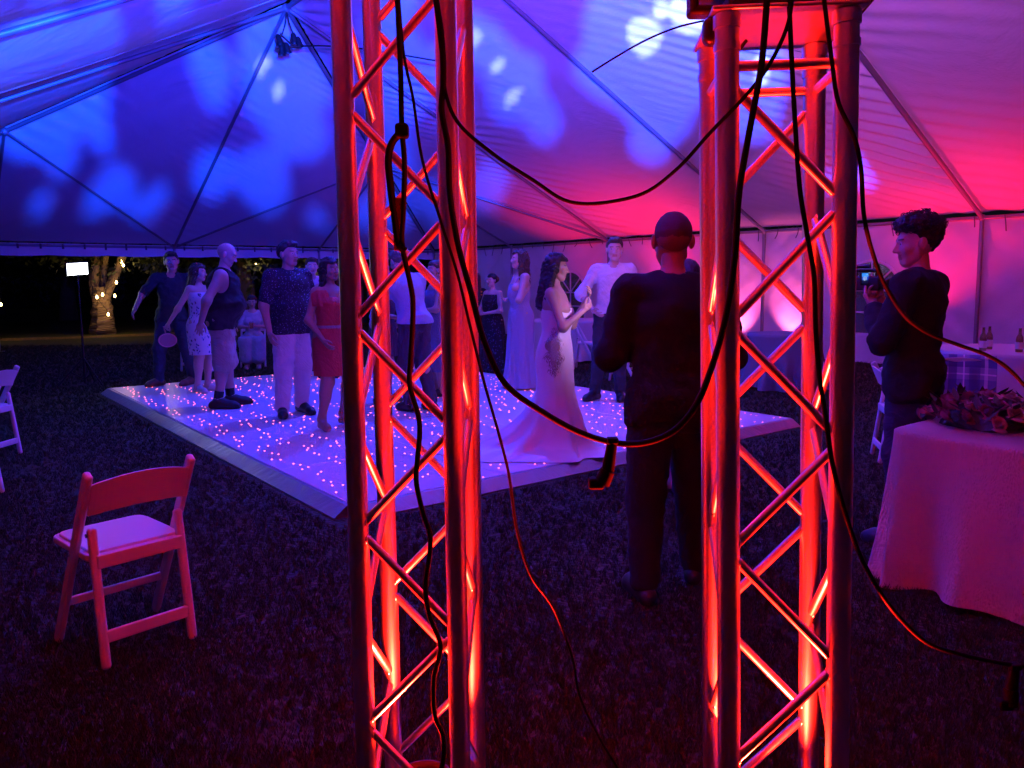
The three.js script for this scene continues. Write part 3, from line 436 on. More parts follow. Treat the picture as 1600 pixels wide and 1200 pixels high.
// ---------------------------------------------------------------- tables
const weave = noiseTexture(256, (u, v) => grey(0.5 + 0.3 * pn(u * 3 % 1, v, 40) + 0.25 * pn(u, v * 0.2 % 1, 60, 3)));
function roundCloth(r, h, hem, folds, flare, ph = 0) {
  const nu = 160, rows = [], pos = [], idx = [], uv = [];
  for (let i = 0; i <= 8; i++) rows.push([r * i / 8, 0]); for (let i = 1; i <= 22; i++) rows.push([r, i / 22]);
  rows.forEach(([rad, f], j) => { for (let i = 0; i <= nu; i++) { const a = i / nu * 6.2832, w = f * f * flare * (0.5 + 0.5 * Math.sin(folds * a + ph + 0.8 * Math.sin(3 * a))), R = rad + w + f * 0.02; pos.push(Math.cos(a) * R, h + 0.006 - (h - hem) * f - (f > 0 ? 0.004 : 0) + 0.012 * f * Math.sin(5 * a + ph), Math.sin(a) * R); uv.push(a * r * 1.2, f ? 1 + f : rad); if (i < nu && j + 1 < rows.length) { const q = j * (nu + 1) + i; idx.push(q, q + 1, q + nu + 1, q + 1, q + nu + 2, q + nu + 1); } } });
  const g = new THREE.BufferGeometry(); g.setAttribute('position', new THREE.Float32BufferAttribute(pos, 3)); g.setAttribute('uv', new THREE.Float32BufferAttribute(uv, 2)); g.setIndex(idx); g.computeVertexNormals(); return g;
}
const woodTop = mat(0.35, 0.25, 0.16, 0.6);
function roundTable(label, clothLabel, x, z, r, color, folds, ph) {
  const t = thing('round_table', label, 'table', [x, 0, z], 0, 'round tables under cloths'); obj('table_top', lathe([[0, 0.70], [r - 0.01, 0.70], [r, 0.71], [r, 0.73], [r - 0.01, 0.74], [0, 0.74]], 40), woodTop, t);
  for (const k of [0, 1, 2, 3]) { const a = k * 1.571 + 0.4; obj('leg', tube([Math.cos(a) * r * 0.6, 0, Math.sin(a) * r * 0.6], [Math.cos(a) * r * 0.5, 0.7, Math.sin(a) * r * 0.5], 0.016, 10), steel, t); }
  const c = obj('tablecloth', roundCloth(r + 0.006, 0.742, 0.03, folds, 0.17, ph), new THREE.MeshPhysicalMaterial({ color: new THREE.Color().setRGB(...color), roughness: 0.8, side: THREE.DoubleSide, sheen: 0.4, bumpMap: weave, bumpScale: 0.003 })); c.position.set(x, 0, z); tag(c, clothLabel, 'tablecloth', 'cloths on the round tables');
}
roundTable('round table under the slate blue cloth seen through the right truss', 'slate blue cloth on the table seen through the right truss', 3.72, -10.75, 0.48, [0.16, 0.19, 0.24], 11, 0.3);
roundTable('round table under the pale cloth behind the bride', 'pale cloth on the round table behind the bride', 1.05, -14.9, 0.75, [0.6, 0.58, 0.58], 14, 1.2);
roundTable('round table under the pale cloth right of the camera operator', 'pale cloth on the round table carrying the bottles', 5.15, -8.1, 0.72, [0.6, 0.56, 0.58], 13, 2.2);
roundTable('round table beside the seated guests behind the dancers at left', 'pale blue cloth on the table beside the seated guests', -3.85, -15.6, 0.62, [0.42, 0.46, 0.56], 12, 0.8);
{ // near banquet table at the right edge, its corner toward the dance floor
  const ax = [-E1[0], -E1[1]], bx = [-E2[0], -E2[1]], c0 = [1.83, -3.80], L = 1.83, D = 0.92, H = 0.755, p = (a, b) => [c0[0] + ax[0] * a + bx[0] * b, c0[1] + ax[1] * a + bx[1] * b], o = p(L / 2, D / 2), turn = Math.atan2(-ax[1], ax[0]);
  const t = thing('banquet_table', 'rectangular table under crinkled white cloth at the right edge', 'table', [o[0], 0, o[1]], turn);
  obj('table_top', rbox(L * 0.945, 0.03, D * 0.94, 0, H - 0.022, 0, 0.008), woodTop, t);
  for (const [sx, sz] of [[-1, -1], [1, -1], [-1, 1], [1, 1]]) obj('leg', tube([sx * (L / 2 - 0.12), 0, sz * (D / 2 - 0.08)], [sx * (L / 2 - 0.12), H - 0.035, sz * (D / 2 - 0.08)], 0.016, 10), steel, t);
  // cloth: a rounded rectangle that falls to the grass in soft folds
  const nu = 520, nv = 46, per = [], R = 0.05, hw = L / 2 + 0.006, hd = D / 2 + 0.006;
  for (let i = 0; i <= nu; i++) { const a = i / nu * 6.2832, c = Math.cos(a), s = Math.sin(a), pw = 0.08, k = Math.pow(Math.pow(Math.abs(c), 1 / pw) + Math.pow(Math.abs(s), 1 / pw), -pw); per.push([c * k * hw, s * k * hd, c, s]); }
  const pos = [], idx = [], uv = []; let run = 0;
  for (let j = 0; j <= nv + 10; j++) for (let i = 0; i <= nu; i++) {
    const [x, z] = per[i], f = j <= 10 ? 0 : (j - 10) / nv, arc = Math.atan2(z / hd, x / hw), l = Math.hypot(x / hw, z / hd), nx = x / hw / l * (Math.abs(x) > hw * 0.96 ? 1 : 0.25), nz = z / hd / l * (Math.abs(z) > hd * 0.96 ? 1 : 0.25);
    const m = x * 1.9 + z * 2.3, fold = Math.pow(f, 1.25) * (0.09 + 0.075 * Math.sin(m * 5.1 + 0.7 * Math.sin(m * 2.3)) + 0.035 * Math.sin(m * 11 + 1)) + 0.012 * f * noise(m * 14, f * 1.5, 2) + 0.006 * noise(m * 42, f * 3, 5);
    const q = j <= 10 ? j / 10 : 1, hem = 0.02 + 0.03 * Math.sin(m * 3.1 + 1);
    pos.push(x * q + nx * fold, H + 0.002 - f * (H - hem) - (f > 0 ? 0.012 * Math.min(1, f * 20) : 0) + (f ? 0 : 0.0015 * noise(x * q * 14, z * q * 14, 1)), z * q + nz * fold); uv.push(m * 2, f * 1.5 + q);
    if (i < nu && j < nv + 10) { const w = j * (nu + 1) + i; idx.push(w, w + 1, w + nu + 1, w + 1, w + nu + 2, w + nu + 1); }
  }
  const g = new THREE.BufferGeometry(); g.setAttribute('position', new THREE.Float32BufferAttribute(pos, 3)); g.setAttribute('uv', new THREE.Float32BufferAttribute(uv, 2)); g.setIndex(idx); g.computeVertexNormals();
  const gauze = noiseTexture(512, (u, v) => grey(0.5 + 0.32 * pn(u, v * 0.13 % 1, 120) + 0.2 * pn(u, v, 40, 4)));
  const cm = new THREE.MeshPhysicalMaterial({ roughness: 0.85, side: THREE.DoubleSide, bumpMap: gauze, bumpScale: 0.02 }); cm.color.setRGB(0.76, 0.74, 0.74);
  const c = obj('tablecloth', g, cm); c.position.set(o[0], 0, o[1]); c.rotation.y = turn; tag(c, 'crinkled white cloth hanging to the grass at the right edge', 'tablecloth');
  // roses in a low heap
  const f = p(0.27, 0.5), fl = thing('flower_arrangement', 'low heap of roses with leaves on the white table at the right', 'flowers', [f[0], H + 0.004, f[1]]);
  const petals = () => { const out = []; // spiral of petals, the outer ones rolled back at the lip
    for (let k = 0; k < 13; k++) { const q = k / 12, r0 = 0.004 + 0.012 * q, r1 = 0.010 + 0.024 * q, lip = 0.016 * q * q, h = 0.042 - 0.01 * q, span = 1.25 - 0.35 * q, pos = [], idx = [], n = 7, a0 = k * 2.4;
      for (let j = 0; j <= n; j++) for (let i = 0; i <= n; i++) { const u = i / n * 2 - 1, v = j / n, R = r0 + (r1 - r0) * Math.sqrt(v) + lip * v ** 4 * (1 + 0.3 * u * u), y = h * (v - 0.22 * u * u * v - 0.35 * q * v ** 5), a = a0 + u * span; pos.push(Math.cos(a) * R, y, Math.sin(a) * R); if (i < n && j < n) { const w = j * (n + 1) + i; idx.push(w, w + 1, w + n + 1, w + 1, w + n + 2, w + n + 1); } }
      const g = new THREE.BufferGeometry(); g.setAttribute('position', new THREE.Float32BufferAttribute(pos, 3)); g.setIndex(idx); g.computeVertexNormals(); out.push(g); }
    return join(out); };
  const tones = [mat(0.3, 0.13, 0.15, 0.8), mat(0.36, 0.2, 0.19, 0.8), mat(0.2, 0.06, 0.09, 0.8), mat(0.34, 0.25, 0.22, 0.8)], leaf = mat(0.03, 0.055, 0.025, 0.7), rg = petals();
  for (let k = 0; k < 34; k++) { const a = k * 2.4, r = 0.27 * Math.sqrt(k / 34), q = obj('rose', rg, tones[k % 4], fl); q.position.set(Math.cos(a) * r * 1.15, 0.125 - 1.35 * r * r + rr(-0.01, 0.02), Math.sin(a) * r); q.rotation.set(Math.sin(a) * r * 3.2, a, -Math.cos(a) * r * 3.2); q.scale.setScalar(rr(0.9, 1.25)); }
  for (let k = 0; k < 110; k++) { const s = new THREE.Shape(); s.moveTo(0, 0); s.quadraticCurveTo(0.03, 0.04, 0, 0.1); s.quadraticCurveTo(-0.03, 0.04, 0, 0); const lg = new THREE.ShapeGeometry(s, 5); const P = lg.attributes.position; for (let i = 0; i < P.count; i++) P.setZ(i, -4 * P.getX(i) ** 2 * 8 - P.getY(i) ** 2 * 2.5); lg.computeVertexNormals(); const a = rr(0, 6.28), r = rr(0.1, 0.33), q = obj('leaf', lg, leaf, fl); q.position.set(Math.cos(a) * r, 0.15 - 1.3 * r * r + rr(-0.04, 0.02), Math.sin(a) * r); q.position.y = Math.max(0.012, q.position.y); q.rotation.set(rr(0.9, 1.7), rr(0, 6.28), rr(-0.5, 0.5), 'YXZ'); }
  obj('moss_base', (() => { const g = new THREE.IcosahedronGeometry(0.2, 4), P = g.attributes.position; for (let i = 0; i < P.count; i++) { const k = 1 + 0.25 * noise(P.getX(i) * 12, P.getY(i) * 12, P.getZ(i) * 12); P.setXYZ(i, P.getX(i) * k * 1.1, Math.max(-0.001, P.getY(i) * k * 0.55), P.getZ(i) * k); } g.computeVertexNormals(); return g; })(), leaf, fl);
}
{ // bottles on the pale round table
  const glass = mat(0.4, 0.3, 0.1, 0.1, { transmission: 0.6, thickness: 0.01 }), lab = mat(0.7, 0.68, 0.6, 0.6);
  [[4.76, -7.95, 'first bottle from the left on the pale round table'], [4.90, -8.08, 'second bottle from the left on the pale round table'], [5.0, -7.75, 'dark bottle nearest the right edge on the pale round table']].forEach(([x, z, l]) => { const t = thing('bottle', 'small ' + l, 'bottle', [x, 0.752, z], 0, 'bottles on the pale round table'); obj('glass_body', lathe([[0, 0], [0.03, 0], [0.033, 0.01], [0.033, 0.12], [0.028, 0.15], [0.014, 0.18], [0.012, 0.23], [0.014, 0.235], [0, 0.235]], 18), glass, t); obj('paper_label', lathe([[0.0338, 0.03], [0.0338, 0.1]], 18), lab, t); });
}
{ // plaid blanket over the back of the chair right of the camera operator
  const cv = document.createElement('canvas'); cv.width = cv.height = 256; const x = cv.getContext('2d'); x.fillStyle = '#8d93b8'; x.fillRect(0, 0, 256, 256);
  for (const k of [0, 1]) for (const [o, w, c] of [[20, 46, 'rgba(40,48,96,0.55)'], [110, 18, 'rgba(235,235,245,0.6)'], [150, 60, 'rgba(60,80,140,0.45)'], [235, 8, 'rgba(240,240,250,0.7)']]) { x.fillStyle = c; k ? x.fillRect(o, 0, w, 256) : x.fillRect(0, o, 256, w); }
  const tx = new THREE.CanvasTexture(cv); tx.colorSpace = THREE.SRGBColorSpace; tx.wrapS = tx.wrapT = THREE.RepeatWrapping;
  const n = 40, pos = [], uv = [], idx = []; for (let j = 0; j <= n; j++) for (let i = 0; i <= n; i++) { const u = i / n - 0.5, v = j / n, over = v < 0.35 ? (0.35 - v) / 0.35 : -(v - 0.35) / 0.65; const y = 0.80 - Math.abs(over) * (over > 0 ? 0.25 : 0.52) - 0.03 * u * u, z = -0.235 + over * 0.05 + (over > 0 ? 0.035 : -0.035) * Math.min(1, Math.abs(over) * 6) + 0.03 * Math.sin(u * 17) * Math.abs(over); pos.push(u * 0.56, y, z); uv.push(u * 1.5, v * 1.9); if (i < n && j < n) { const q = j * (n + 1) + i; idx.push(q, q + 1, q + n + 1, q + 1, q + n + 2, q + n + 1); } }
  const g = new THREE.BufferGeometry(); g.setAttribute('position', new THREE.Float32BufferAttribute(pos, 3)); g.setAttribute('uv', new THREE.Float32BufferAttribute(uv, 2)); g.setIndex(idx); g.computeVertexNormals();
  const spotc = makeChair('folding chair with a plaid blanket over its back, by the bottles table', 4.15, -7.3, 155, CG);
  const b = obj('plaid_blanket', g, new THREE.MeshPhysicalMaterial({ map: tx, roughness: 0.9, side: THREE.DoubleSide })); b.position.copy(spotc.position); b.rotation.y = spotc.rotation.y; tag(b, 'blue and white plaid blanket hung over a chair back', 'blanket');
}

// ---------------------------------------------------------------- trees and string lights outside
const bark = new THREE.MeshStandardMaterial({ roughness: 0.95, bumpMap: noiseTexture(256, (u, v) => grey(0.5 + 0.5 * pn(u, v * 0.25 % 1, 40))), bumpScale: 0.05 }); bark.color.setRGB(0.16, 0.105, 0.065);
const leafMat = [mat(0.05, 0.075, 0.025, 0.7, { transmission: 0.3 }), mat(0.04, 0.06, 0.03, 0.7)];
function limb(pts, r0, r1, seg = 12) { const c = new THREE.CatmullRomCurve3(pts.map((p) => V(...p))), n = pts.length * 8, g = new THREE.TubeGeometry(c, n, 1, seg), P = g.attributes.position; for (let i = 0; i <= n; i++) { const p = c.getPointAt(i / n), r = lerp(r0, r1, Math.pow(i / n, 0.75)) ; for (let j = 0; j <= seg; j++) { const q = i * (seg + 1) + j, d = V(P.getX(q) - p.x, P.getY(q) - p.y, P.getZ(q) - p.z).multiplyScalar(r * (1 + 0.22 * noise(j * 0.9, i * 0.3, r0 * 9))); P.setXYZ(q, p.x + d.x, p.y + d.y, p.z + d.z); } } g.computeVertexNormals(); return g; }
function crown(n, cx, cy, cz, rx, ry, rz, size, low = -1) {
  const pos = [], idx = [], clumps = []; for (let k = 0; k < 34; k++) { const a = rr(0, 6.28), e = rr(low, 1), r = Math.cbrt(rr(0.2, 1)), h = Math.sqrt(Math.max(0, 1 - e * e * 0.8)); clumps.push([cx + Math.cos(a) * h * r * rx, cy + e * ry, cz + Math.sin(a) * h * r * rz, rr(0.25, 0.55)]); }
  for (let k = 0; k < n; k++) { const c = clumps[(rnd() * clumps.length) | 0], s = c[3] * Math.max(rx, rz) * 0.55, p = V(c[0] + (rnd() + rnd() - 1) * s, c[1] + (rnd() + rnd() - 1) * s * 0.8, c[2] + (rnd() + rnd() - 1) * s), u = V(rr(-1, 1), rr(-1, 0.3), rr(-1, 1)).normalize(), v = V(rr(-1, 1), rr(-1, 1), rr(-1, 1)).cross(u).normalize(), L = size * rr(0.6, 1.3), w = L * 0.3, b = pos.length / 3; for (const [a, d, f] of [[0, 0, 0], [0.4, 1, 0.1], [1, 0, -0.15], [0.4, -1, 0.1]]) { const q = p.clone().addScaledVector(u, a * L).addScaledVector(v, d * w); pos.push(q.x, q.y + f * L * 0.3, q.z); } idx.push(b, b + 1, b + 2, b, b + 2, b + 3); }
  const g = new THREE.BufferGeometry(); g.setAttribute('position', new THREE.Float32BufferAttribute(pos, 3)); g.setIndex(idx); g.computeVertexNormals(); return g;
}
{
  const t = thing('garden_tree', 'forked tree wrapped with warm string lights beyond the tent', 'tree', [-12.28, 0, -23.7]);
  obj('trunk', [limb([[0.0, -0.05, 0], [0.02, 0.3, 0], [0.04, 0.9, 0.02], [0.02, 1.4, 0]], 0.4, 0.22), limb([[-0.1, 1.0, 0], [-0.16, 1.6, 0.02], [-0.05, 2.2, 0], [0.05, 3.0, -0.1], [-0.3, 4.2, -0.2]], 0.15, 0.1), limb([[0.1, 1.0, 0], [0.42, 1.6, 0.05], [0.72, 2.2, 0.08], [1.0, 3.0, 0.1], [1.6, 4.2, 0]], 0.14, 0.09), limb([[0.02, 1.1, -0.05], [0.1, 1.9, -0.1], [0.35, 2.6, 0.2], [0.3, 3.4, 0.3]], 0.12, 0.07)], bark, t);
  obj('crown', join([crown(9000, 0.3, 4.6, 0, 4.2, 1.9, 3.4, 0.17), crown(500, 0.7, 2.25, 0.5, 1.9, 0.35, 0.6, 0.16)]), leafMat[0], t);
  const s = thing('string_lights', 'string of warm bulbs wound round the forked tree', 'string lights', [0, 0, 0]);
  const at = [[-11.434, 2.153, -23.35], [-11.348, 2.041, -23.3], [-11.622, 1.543, -23.38], [-12.0, 1.192, -23.28], [-11.703, 1.152, -23.4], [-12.154, 1.119, -23.25], [-11.85, 0.611, -23.24]];
  obj('cord', cable(at.map(([x, y, z], i) => [x, y + 0.05, z - 0.03]), 0.008), black, s);
  const bulbM = glow(1, 0.62, 0.2, 26);
  at.forEach((p, i) => { const g = lathe([[0, -0.055], [0.022, -0.045], [0.033, -0.015], [0.025, 0.015], [0.012, 0.03], [0.012, 0.05], [0, 0.05]], 12); g.translate(...p); obj('bulb', g, bulbM, s); lamp('point', 'string_bulb', [1, 0.6, 0.22], 0.2, p, null, 0, 0, 1.5); });
  [[-9.421, 2.37, -21.6, 'bare warm bulb under the valance at the middle post'], [-8.007, 2.125, -25, 'warm bulb in the leaves above the seated guests'], [-6.599, 1.968, -26, 'warm bulb in the leaves behind the man in the patterned shirt'], [-13.863, 0.98, -21.5, 'warm bulb on the trunk at the left edge']].forEach(([x, y, z, l]) => { const b = thing('hanging_bulb', l, 'bulb', [x, y, z], 0, 'warm bulbs in the garden'); obj('glass_bulb', lathe([[0, -0.06], [0.028, -0.045], [0.036, -0.01], [0.024, 0.02], [0.012, 0.035]], 12), bulbM, b); obj('socket', [tube([0, 0.03, 0], [0, 0.075, 0], 0.014, 8), tube([0, 0.07, 0], [0.02, 0.5, 0], 0.004, 6)], black, b); lamp('point', 'garden_bulb', [1, 0.6, 0.22], 0.5, [x, y, z], null, 0, 0, 1.5); });
  const u = thing('garden_tree', 'thick tree trunk cut by the left edge beyond the tent', 'tree', [-15.4, 0, -22.3]);
  obj('trunk', [limb([[0.0, -0.05, 0], [0.05, 0.4, 0], [0.0, 1.4, 0], [-0.2, 3.5, 0]], 0.75, 0.4), limb([[0.3, 0.12, 0.15], [0.75, 0.06, 0.3], [1.2, -0.02, 0.4]], 0.2, 0.06)], bark, u); obj('crown', crown(5000, -0.3, 5.2, 0, 4, 1.8, 3.5, 0.17), leafMat[0], u);
  [[-9.2, -27.5, 'dark leafy tree with leaves hanging below the valance behind the seated guests', 1.05], [-5.6, -29, 'dark leafy tree behind the man in the patterned shirt', 1], [-18.5, -33, 'dark distant tree left of the video light', 1.2], [-14.5, -38, 'dark distant tree behind the forked tree', 1.3], [-9.5, -40, 'dark distant tree right of the forked tree', 1.2], [-26, -40, 'dark distant tree at the far left', 1.4], [-2, -40, 'dark distant tree behind the left truss', 1.3]].forEach(([x, z, l, k]) => { const q = thing('dark_tree', l, 'tree', [x, 0, z], rr(0, 6), 'dark trees behind the tent'); obj('trunk', limb([[0, -0.05, 0], [0.1, 1.2, 0], [-0.1, 2.6, 0.1], [0.1, 4.5, 0]], 0.32 * k, 0.14), bark, q); obj('crown', join([crown(6500, 0, 4.0 * k, 0, 3.6 * k, 2.6 * k, 3.4 * k, 0.2 * k), crown(1200, 0, 1.9, 0, 3.2 * k, 0.6, 3 * k, 0.2)]), leafMat[1], q); });
  // low hedge that closes the view
  const hg = []; for (const [x, z, w, h] of [[-38, -52, 26, 3.2], [-14, -55, 26, 3.6], [12, -56, 30, 3.4]]) { const c = crown(7000, 0, h * 0.5, 0, w / 2, h * 0.55, 1.6, 0.42); const o = thing('hedge', 'tall dark hedge far behind the tent' + (x < -20 ? ', left stretch' : x < 0 ? ', middle stretch' : ', right stretch'), 'hedge', [x, 0, z], 0, 'dark hedges'); obj('foliage', c, leafMat[1], o); obj('stems', Array.from({ length: 9 }, (_, i) => tube([(i - 4) * w / 9, 0, 0], [(i - 4) * w / 9, h * 0.7, 0], 0.08, 6)), bark, o).userData.kind = 'stuff'; }
}
// ---------------------------------------------------------------- people: distance fields meshed by surface nets
function nets(fn, lo, hi, c) {
  const nx = Math.ceil((hi[0] - lo[0]) / c) + 1, ny = Math.ceil((hi[1] - lo[1]) / c) + 1, nz = Math.ceil((hi[2] - lo[2]) / c) + 1, F = new Float32Array(nx * ny * nz), id = new Int32Array(nx * ny * nz).fill(-1), pos = [], idx = [];
  for (let k = 0, q = 0; k < nz; k++) for (let j = 0; j < ny; j++) for (let i = 0; i < nx; i++) F[q++] = fn(lo[0] + i * c, lo[1] + j * c, lo[2] + k * c);
  const sx = 1, sy = nx, sz = nx * ny, off = [0, sx, sy, sx + sy, sz, sx + sz, sy + sz, sx + sy + sz], E = [[0, 1], [0, 2], [0, 4], [1, 3], [1, 5], [2, 3], [2, 6], [3, 7], [4, 5], [4, 6], [5, 7], [6, 7]];
  for (let k = 0; k < nz - 1; k++) for (let j = 0; j < ny - 1; j++) for (let i = 0; i < nx - 1; i++) {
    const q = i + j * sy + k * sz; let m = 0; for (let e = 0; e < 8; e++) if (F[q + off[e]] < 0) m |= 1 << e; if (m === 0 || m === 255) continue;
    let x = 0, y = 0, z = 0, n = 0;
    for (const [a, b] of E) { const fa = F[q + off[a]], fb = F[q + off[b]]; if (fa < 0 === fb < 0) continue; const t = fa / (fa - fb); x += (a & 1) + ((b & 1) - (a & 1)) * t; y += (a >> 1 & 1) + ((b >> 1 & 1) - (a >> 1 & 1)) * t; z += (a >> 2) + ((b >> 2) - (a >> 2)) * t; n++; }
    id[q] = pos.length / 3; pos.push(lo[0] + (i + x / n) * c, lo[1] + (j + y / n) * c, lo[2] + (k + z / n) * c);
  }
  const quad = (a, b, d, e, flip) => { if (a < 0 || b < 0 || d < 0 || e < 0) return; flip ? idx.push(a, e, d, a, d, b) : idx.push(a, b, d, a, d, e); };
  for (let k = 1; k < nz - 1; k++) for (let j = 1; j < ny - 1; j++) for (let i = 1; i < nx - 1; i++) {
    const q = i + j * sy + k * sz, f = F[q] < 0;
    if (f !== F[q + sx] < 0) quad(id[q - sy - sz], id[q - sz], id[q], id[q - sy], !f);
    if (f !== F[q + sy] < 0) quad(id[q - sx - sz], id[q - sx], id[q], id[q - sz], !f);
    if (f !== F[q + sz] < 0) quad(id[q - sx - sy], id[q - sy], id[q], id[q - sx], !f);
  }
  const g = new THREE.BufferGeometry(); g.setAttribute('position', new THREE.Float32BufferAttribute(pos, 3)); g.setIndex(idx); g.computeVertexNormals(); return g;
}
const grow = (p, e) => ({ f: (x, y, z) => p.f(x, y, z) - e, lo: p.lo.map((v) => v - e), hi: p.hi.map((v) => v + e) });
function cap(a, b, ra, rb = ra, flat = 1) { // tapered capsule; flat < 1 thins it front to back
  const bx = b[0] - a[0], by = b[1] - a[1], bz = b[2] - a[2], L = bx * bx + by * by + bz * bz || 1e-9, m = Math.max(ra, rb);
  return { f: (x, y, z) => { const px = x - a[0], py = y - a[1], pz = z - a[2]; let t = (px * bx + py * by + pz * bz) / L; t = t < 0 ? 0 : t > 1 ? 1 : t; const dx = px - bx * t, dy = py - by * t, dz = (pz - bz * t) / flat; return (Math.sqrt(dx * dx + dy * dy + dz * dz) - (ra + (rb - ra) * t)) * (flat < 1 ? flat : 1); }, lo: a.map((v, i) => Math.min(v, b[i]) - m), hi: a.map((v, i) => Math.max(v, b[i]) + m) };
}
function ell(c, r, ax) { // ellipsoid; ax: three unit vectors
  const m = Math.max(...r), [X, Y, Z] = ax ?? [[1, 0, 0], [0, 1, 0], [0, 0, 1]], mn = Math.min(...r);
  return { f: (x, y, z) => { const px = x - c[0], py = y - c[1], pz = z - c[2], a = (px * X[0] + py * X[1] + pz * X[2]) / r[0], b = (px * Y[0] + py * Y[1] + pz * Y[2]) / r[1], d = (px * Z[0] + py * Z[1] + pz * Z[2]) / r[2], k0 = Math.sqrt(a * a + b * b + d * d), k1 = Math.sqrt(a * a / r[0] / r[0] + b * b / r[1] / r[1] + d * d / r[2] / r[2]); return k1 < 1e-6 ? -mn : k0 * (k0 - 1) / k1; }, lo: c.map((v) => v - m), hi: c.map((v) => v + m) };
}
function blend(prims, k) { return (x, y, z) => { let d = prims[0].f(x, y, z); for (let i = 1; i < prims.length; i++) { const p = prims[i], e = p.f(x, y, z), h = Math.max(k - Math.abs(d - e), 0) / k; d = Math.min(d, e) - h * h * k * 0.25; } return d; }; }
function solid(prims, k, cell, more) { // more(d, x, y, z): cuts and folds
  const lo = [9, 9, 9], hi = [-9, -9, -9]; for (const p of prims) for (let i = 0; i < 3; i++) { lo[i] = Math.min(lo[i], p.lo[i]); hi[i] = Math.max(hi[i], p.hi[i]); }
  const f = blend(prims, k), pad = 0.03 + cell * 2; return nets(more ? (x, y, z) => more(f(x, y, z), x, y, z) : f, lo.map((v) => v - pad), hi.map((v) => v + pad), cell);
}
// head, facing +z, centred between the ears; the vertex colours mark lips, brows and eyes
const HEAD = {};
function head(fem) {
  if (HEAD[fem]) return HEAD[fem];
  const j = fem ? 0.92 : 1, P = [ell([0, 0.03, -0.012], [0.074, 0.088, 0.093]), ell([0, -0.03, 0.026], [0.06 * j, 0.078, 0.066]), ell([0, -0.088, 0.058], [0.026 * j, 0.02, 0.022]), cap([-0.045 * j, -0.06, 0.02], [-0.02, -0.085, 0.055], 0.018), cap([0.045 * j, -0.06, 0.02], [0.02, -0.085, 0.055], 0.018), cap([-0.034, 0.03, 0.073], [0.034, 0.03, 0.073], fem ? 0.009 : 0.012), ell([0.042, -0.018, 0.062], [0.022, 0.018, 0.016]), ell([-0.042, -0.018, 0.062], [0.022, 0.018, 0.016])];
  const base = blend(P, 0.03), nose = blend([cap([0, 0.016, 0.086], [0, -0.022, 0.108], 0.008, 0.012), ell([0.011, -0.026, 0.097], [0.009, 0.008, 0.011]), ell([-0.011, -0.026, 0.097], [0.009, 0.008, 0.011])], 0.01), lips = blend([cap([-0.019, -0.053, 0.083], [0.019, -0.053, 0.083], 0.0065), cap([-0.016, -0.063, 0.082], [0.016, -0.063, 0.082], 0.007)], 0.004);
  const ears = [1, -1].map((s) => ell([0.082 * s, 0.0, -0.006], [0.012, 0.033, 0.021], [[1, 0, 0.25 * s], [0, 1, -0.15], [-0.25 * s, 0.15, 1]])), eyeS = [1, -1].map((s) => ell([0.031 * s, 0.011, 0.098], [0.017, 0.011, 0.016])), eyes = [1, -1].map((s) => ell([0.031 * s, 0.01, 0.0765], [0.013, 0.0125, 0.0125]));
  const sm = (a, b, k) => { const h = Math.max(k - Math.abs(a - b), 0) / k; return Math.min(a, b) - h * h * k / 4; };
  const f = (x, y, z) => { let d = base(x, y, z); d = sm(d, nose(x, y, z), 0.012); d = sm(d, lips(x, y, z), 0.008); for (const e of eyeS) { const q = -e.f(x, y, z), h = Math.max(0.01 - Math.abs(d - q), 0) / 0.01; d = Math.max(d, q) + h * h * 0.0025; } for (const e of eyes) d = Math.min(d, e.f(x, y, z)); for (const e of ears) d = sm(d, e.f(x, y, z), 0.008); return d; };
  const g = nets(f, [-0.1, -0.125, -0.12], [0.1, 0.13, 0.13], 0.0045), p = g.attributes.position, kind = new Uint8Array(p.count);
  for (let i = 0; i < p.count; i++) { const x = p.getX(i), y = p.getY(i), z = p.getZ(i); if (z > 0.07 && y < -0.046 && y > -0.071 && Math.abs(x) < 0.025 && z > 0.083) kind[i] = 1; else if (eyes.some((e) => e.f(x, y, z) < 0.001) && z > 0.083) kind[i] = Math.hypot(Math.abs(x) - 0.031, y - 0.01) < 0.0058 ? 3 : 2; else if (z > 0.062 && Math.abs(x) > 0.013 && Math.abs(x) < 0.051 && y > 0.029 && y < 0.037) kind[i] = 4; }
  return HEAD[fem] = { g, kind };
}
const HAND = {};
function hand(curl) { // left hand hanging from the wrist, palm toward -x, thumb forward
  if (HAND[curl]) return HAND[curl];
  const P = [ell([0, -0.045, 0], [0.015, 0.05, 0.038]), cap([0, 0.03, 0], [0, -0.02, 0], 0.024, 0.026, 1)];
  const fing = (z, y, l, r, dz) => { let a = [0, y, z], th = curl * 0.45; for (let k = 0; k < 3; k++) { const s = l * [0.45, 0.3, 0.25][k]; th += curl * [0.5, 0.6, 0.4][k]; const b = [a[0] - Math.sin(th) * s, a[1] - Math.cos(th) * s, a[2] + dz * s]; P.push(cap(a, b, r * (1 - 0.1 * k), r * (0.9 - 0.1 * k))); a = b; } };
  fing(0.028, -0.083, 0.074, 0.0088, 0.16); fing(0.009, -0.088, 0.083, 0.009, 0.05); fing(-0.01, -0.086, 0.076, 0.0086, -0.05); fing(-0.028, -0.078, 0.06, 0.0078, -0.16);
  P.push(cap([-0.004, -0.02, 0.022], [-0.014, -0.048, 0.05], 0.014, 0.0115), cap([-0.014, -0.048, 0.05], [-0.02 - 0.01 * curl, -0.075, 0.06], 0.0105, 0.009), cap([-0.02 - 0.01 * curl, -0.075, 0.06], [-0.024 - 0.016 * curl, -0.098, 0.062], 0.009, 0.0075));
  return HAND[curl] = solid(P, 0.007, 0.0045);
}
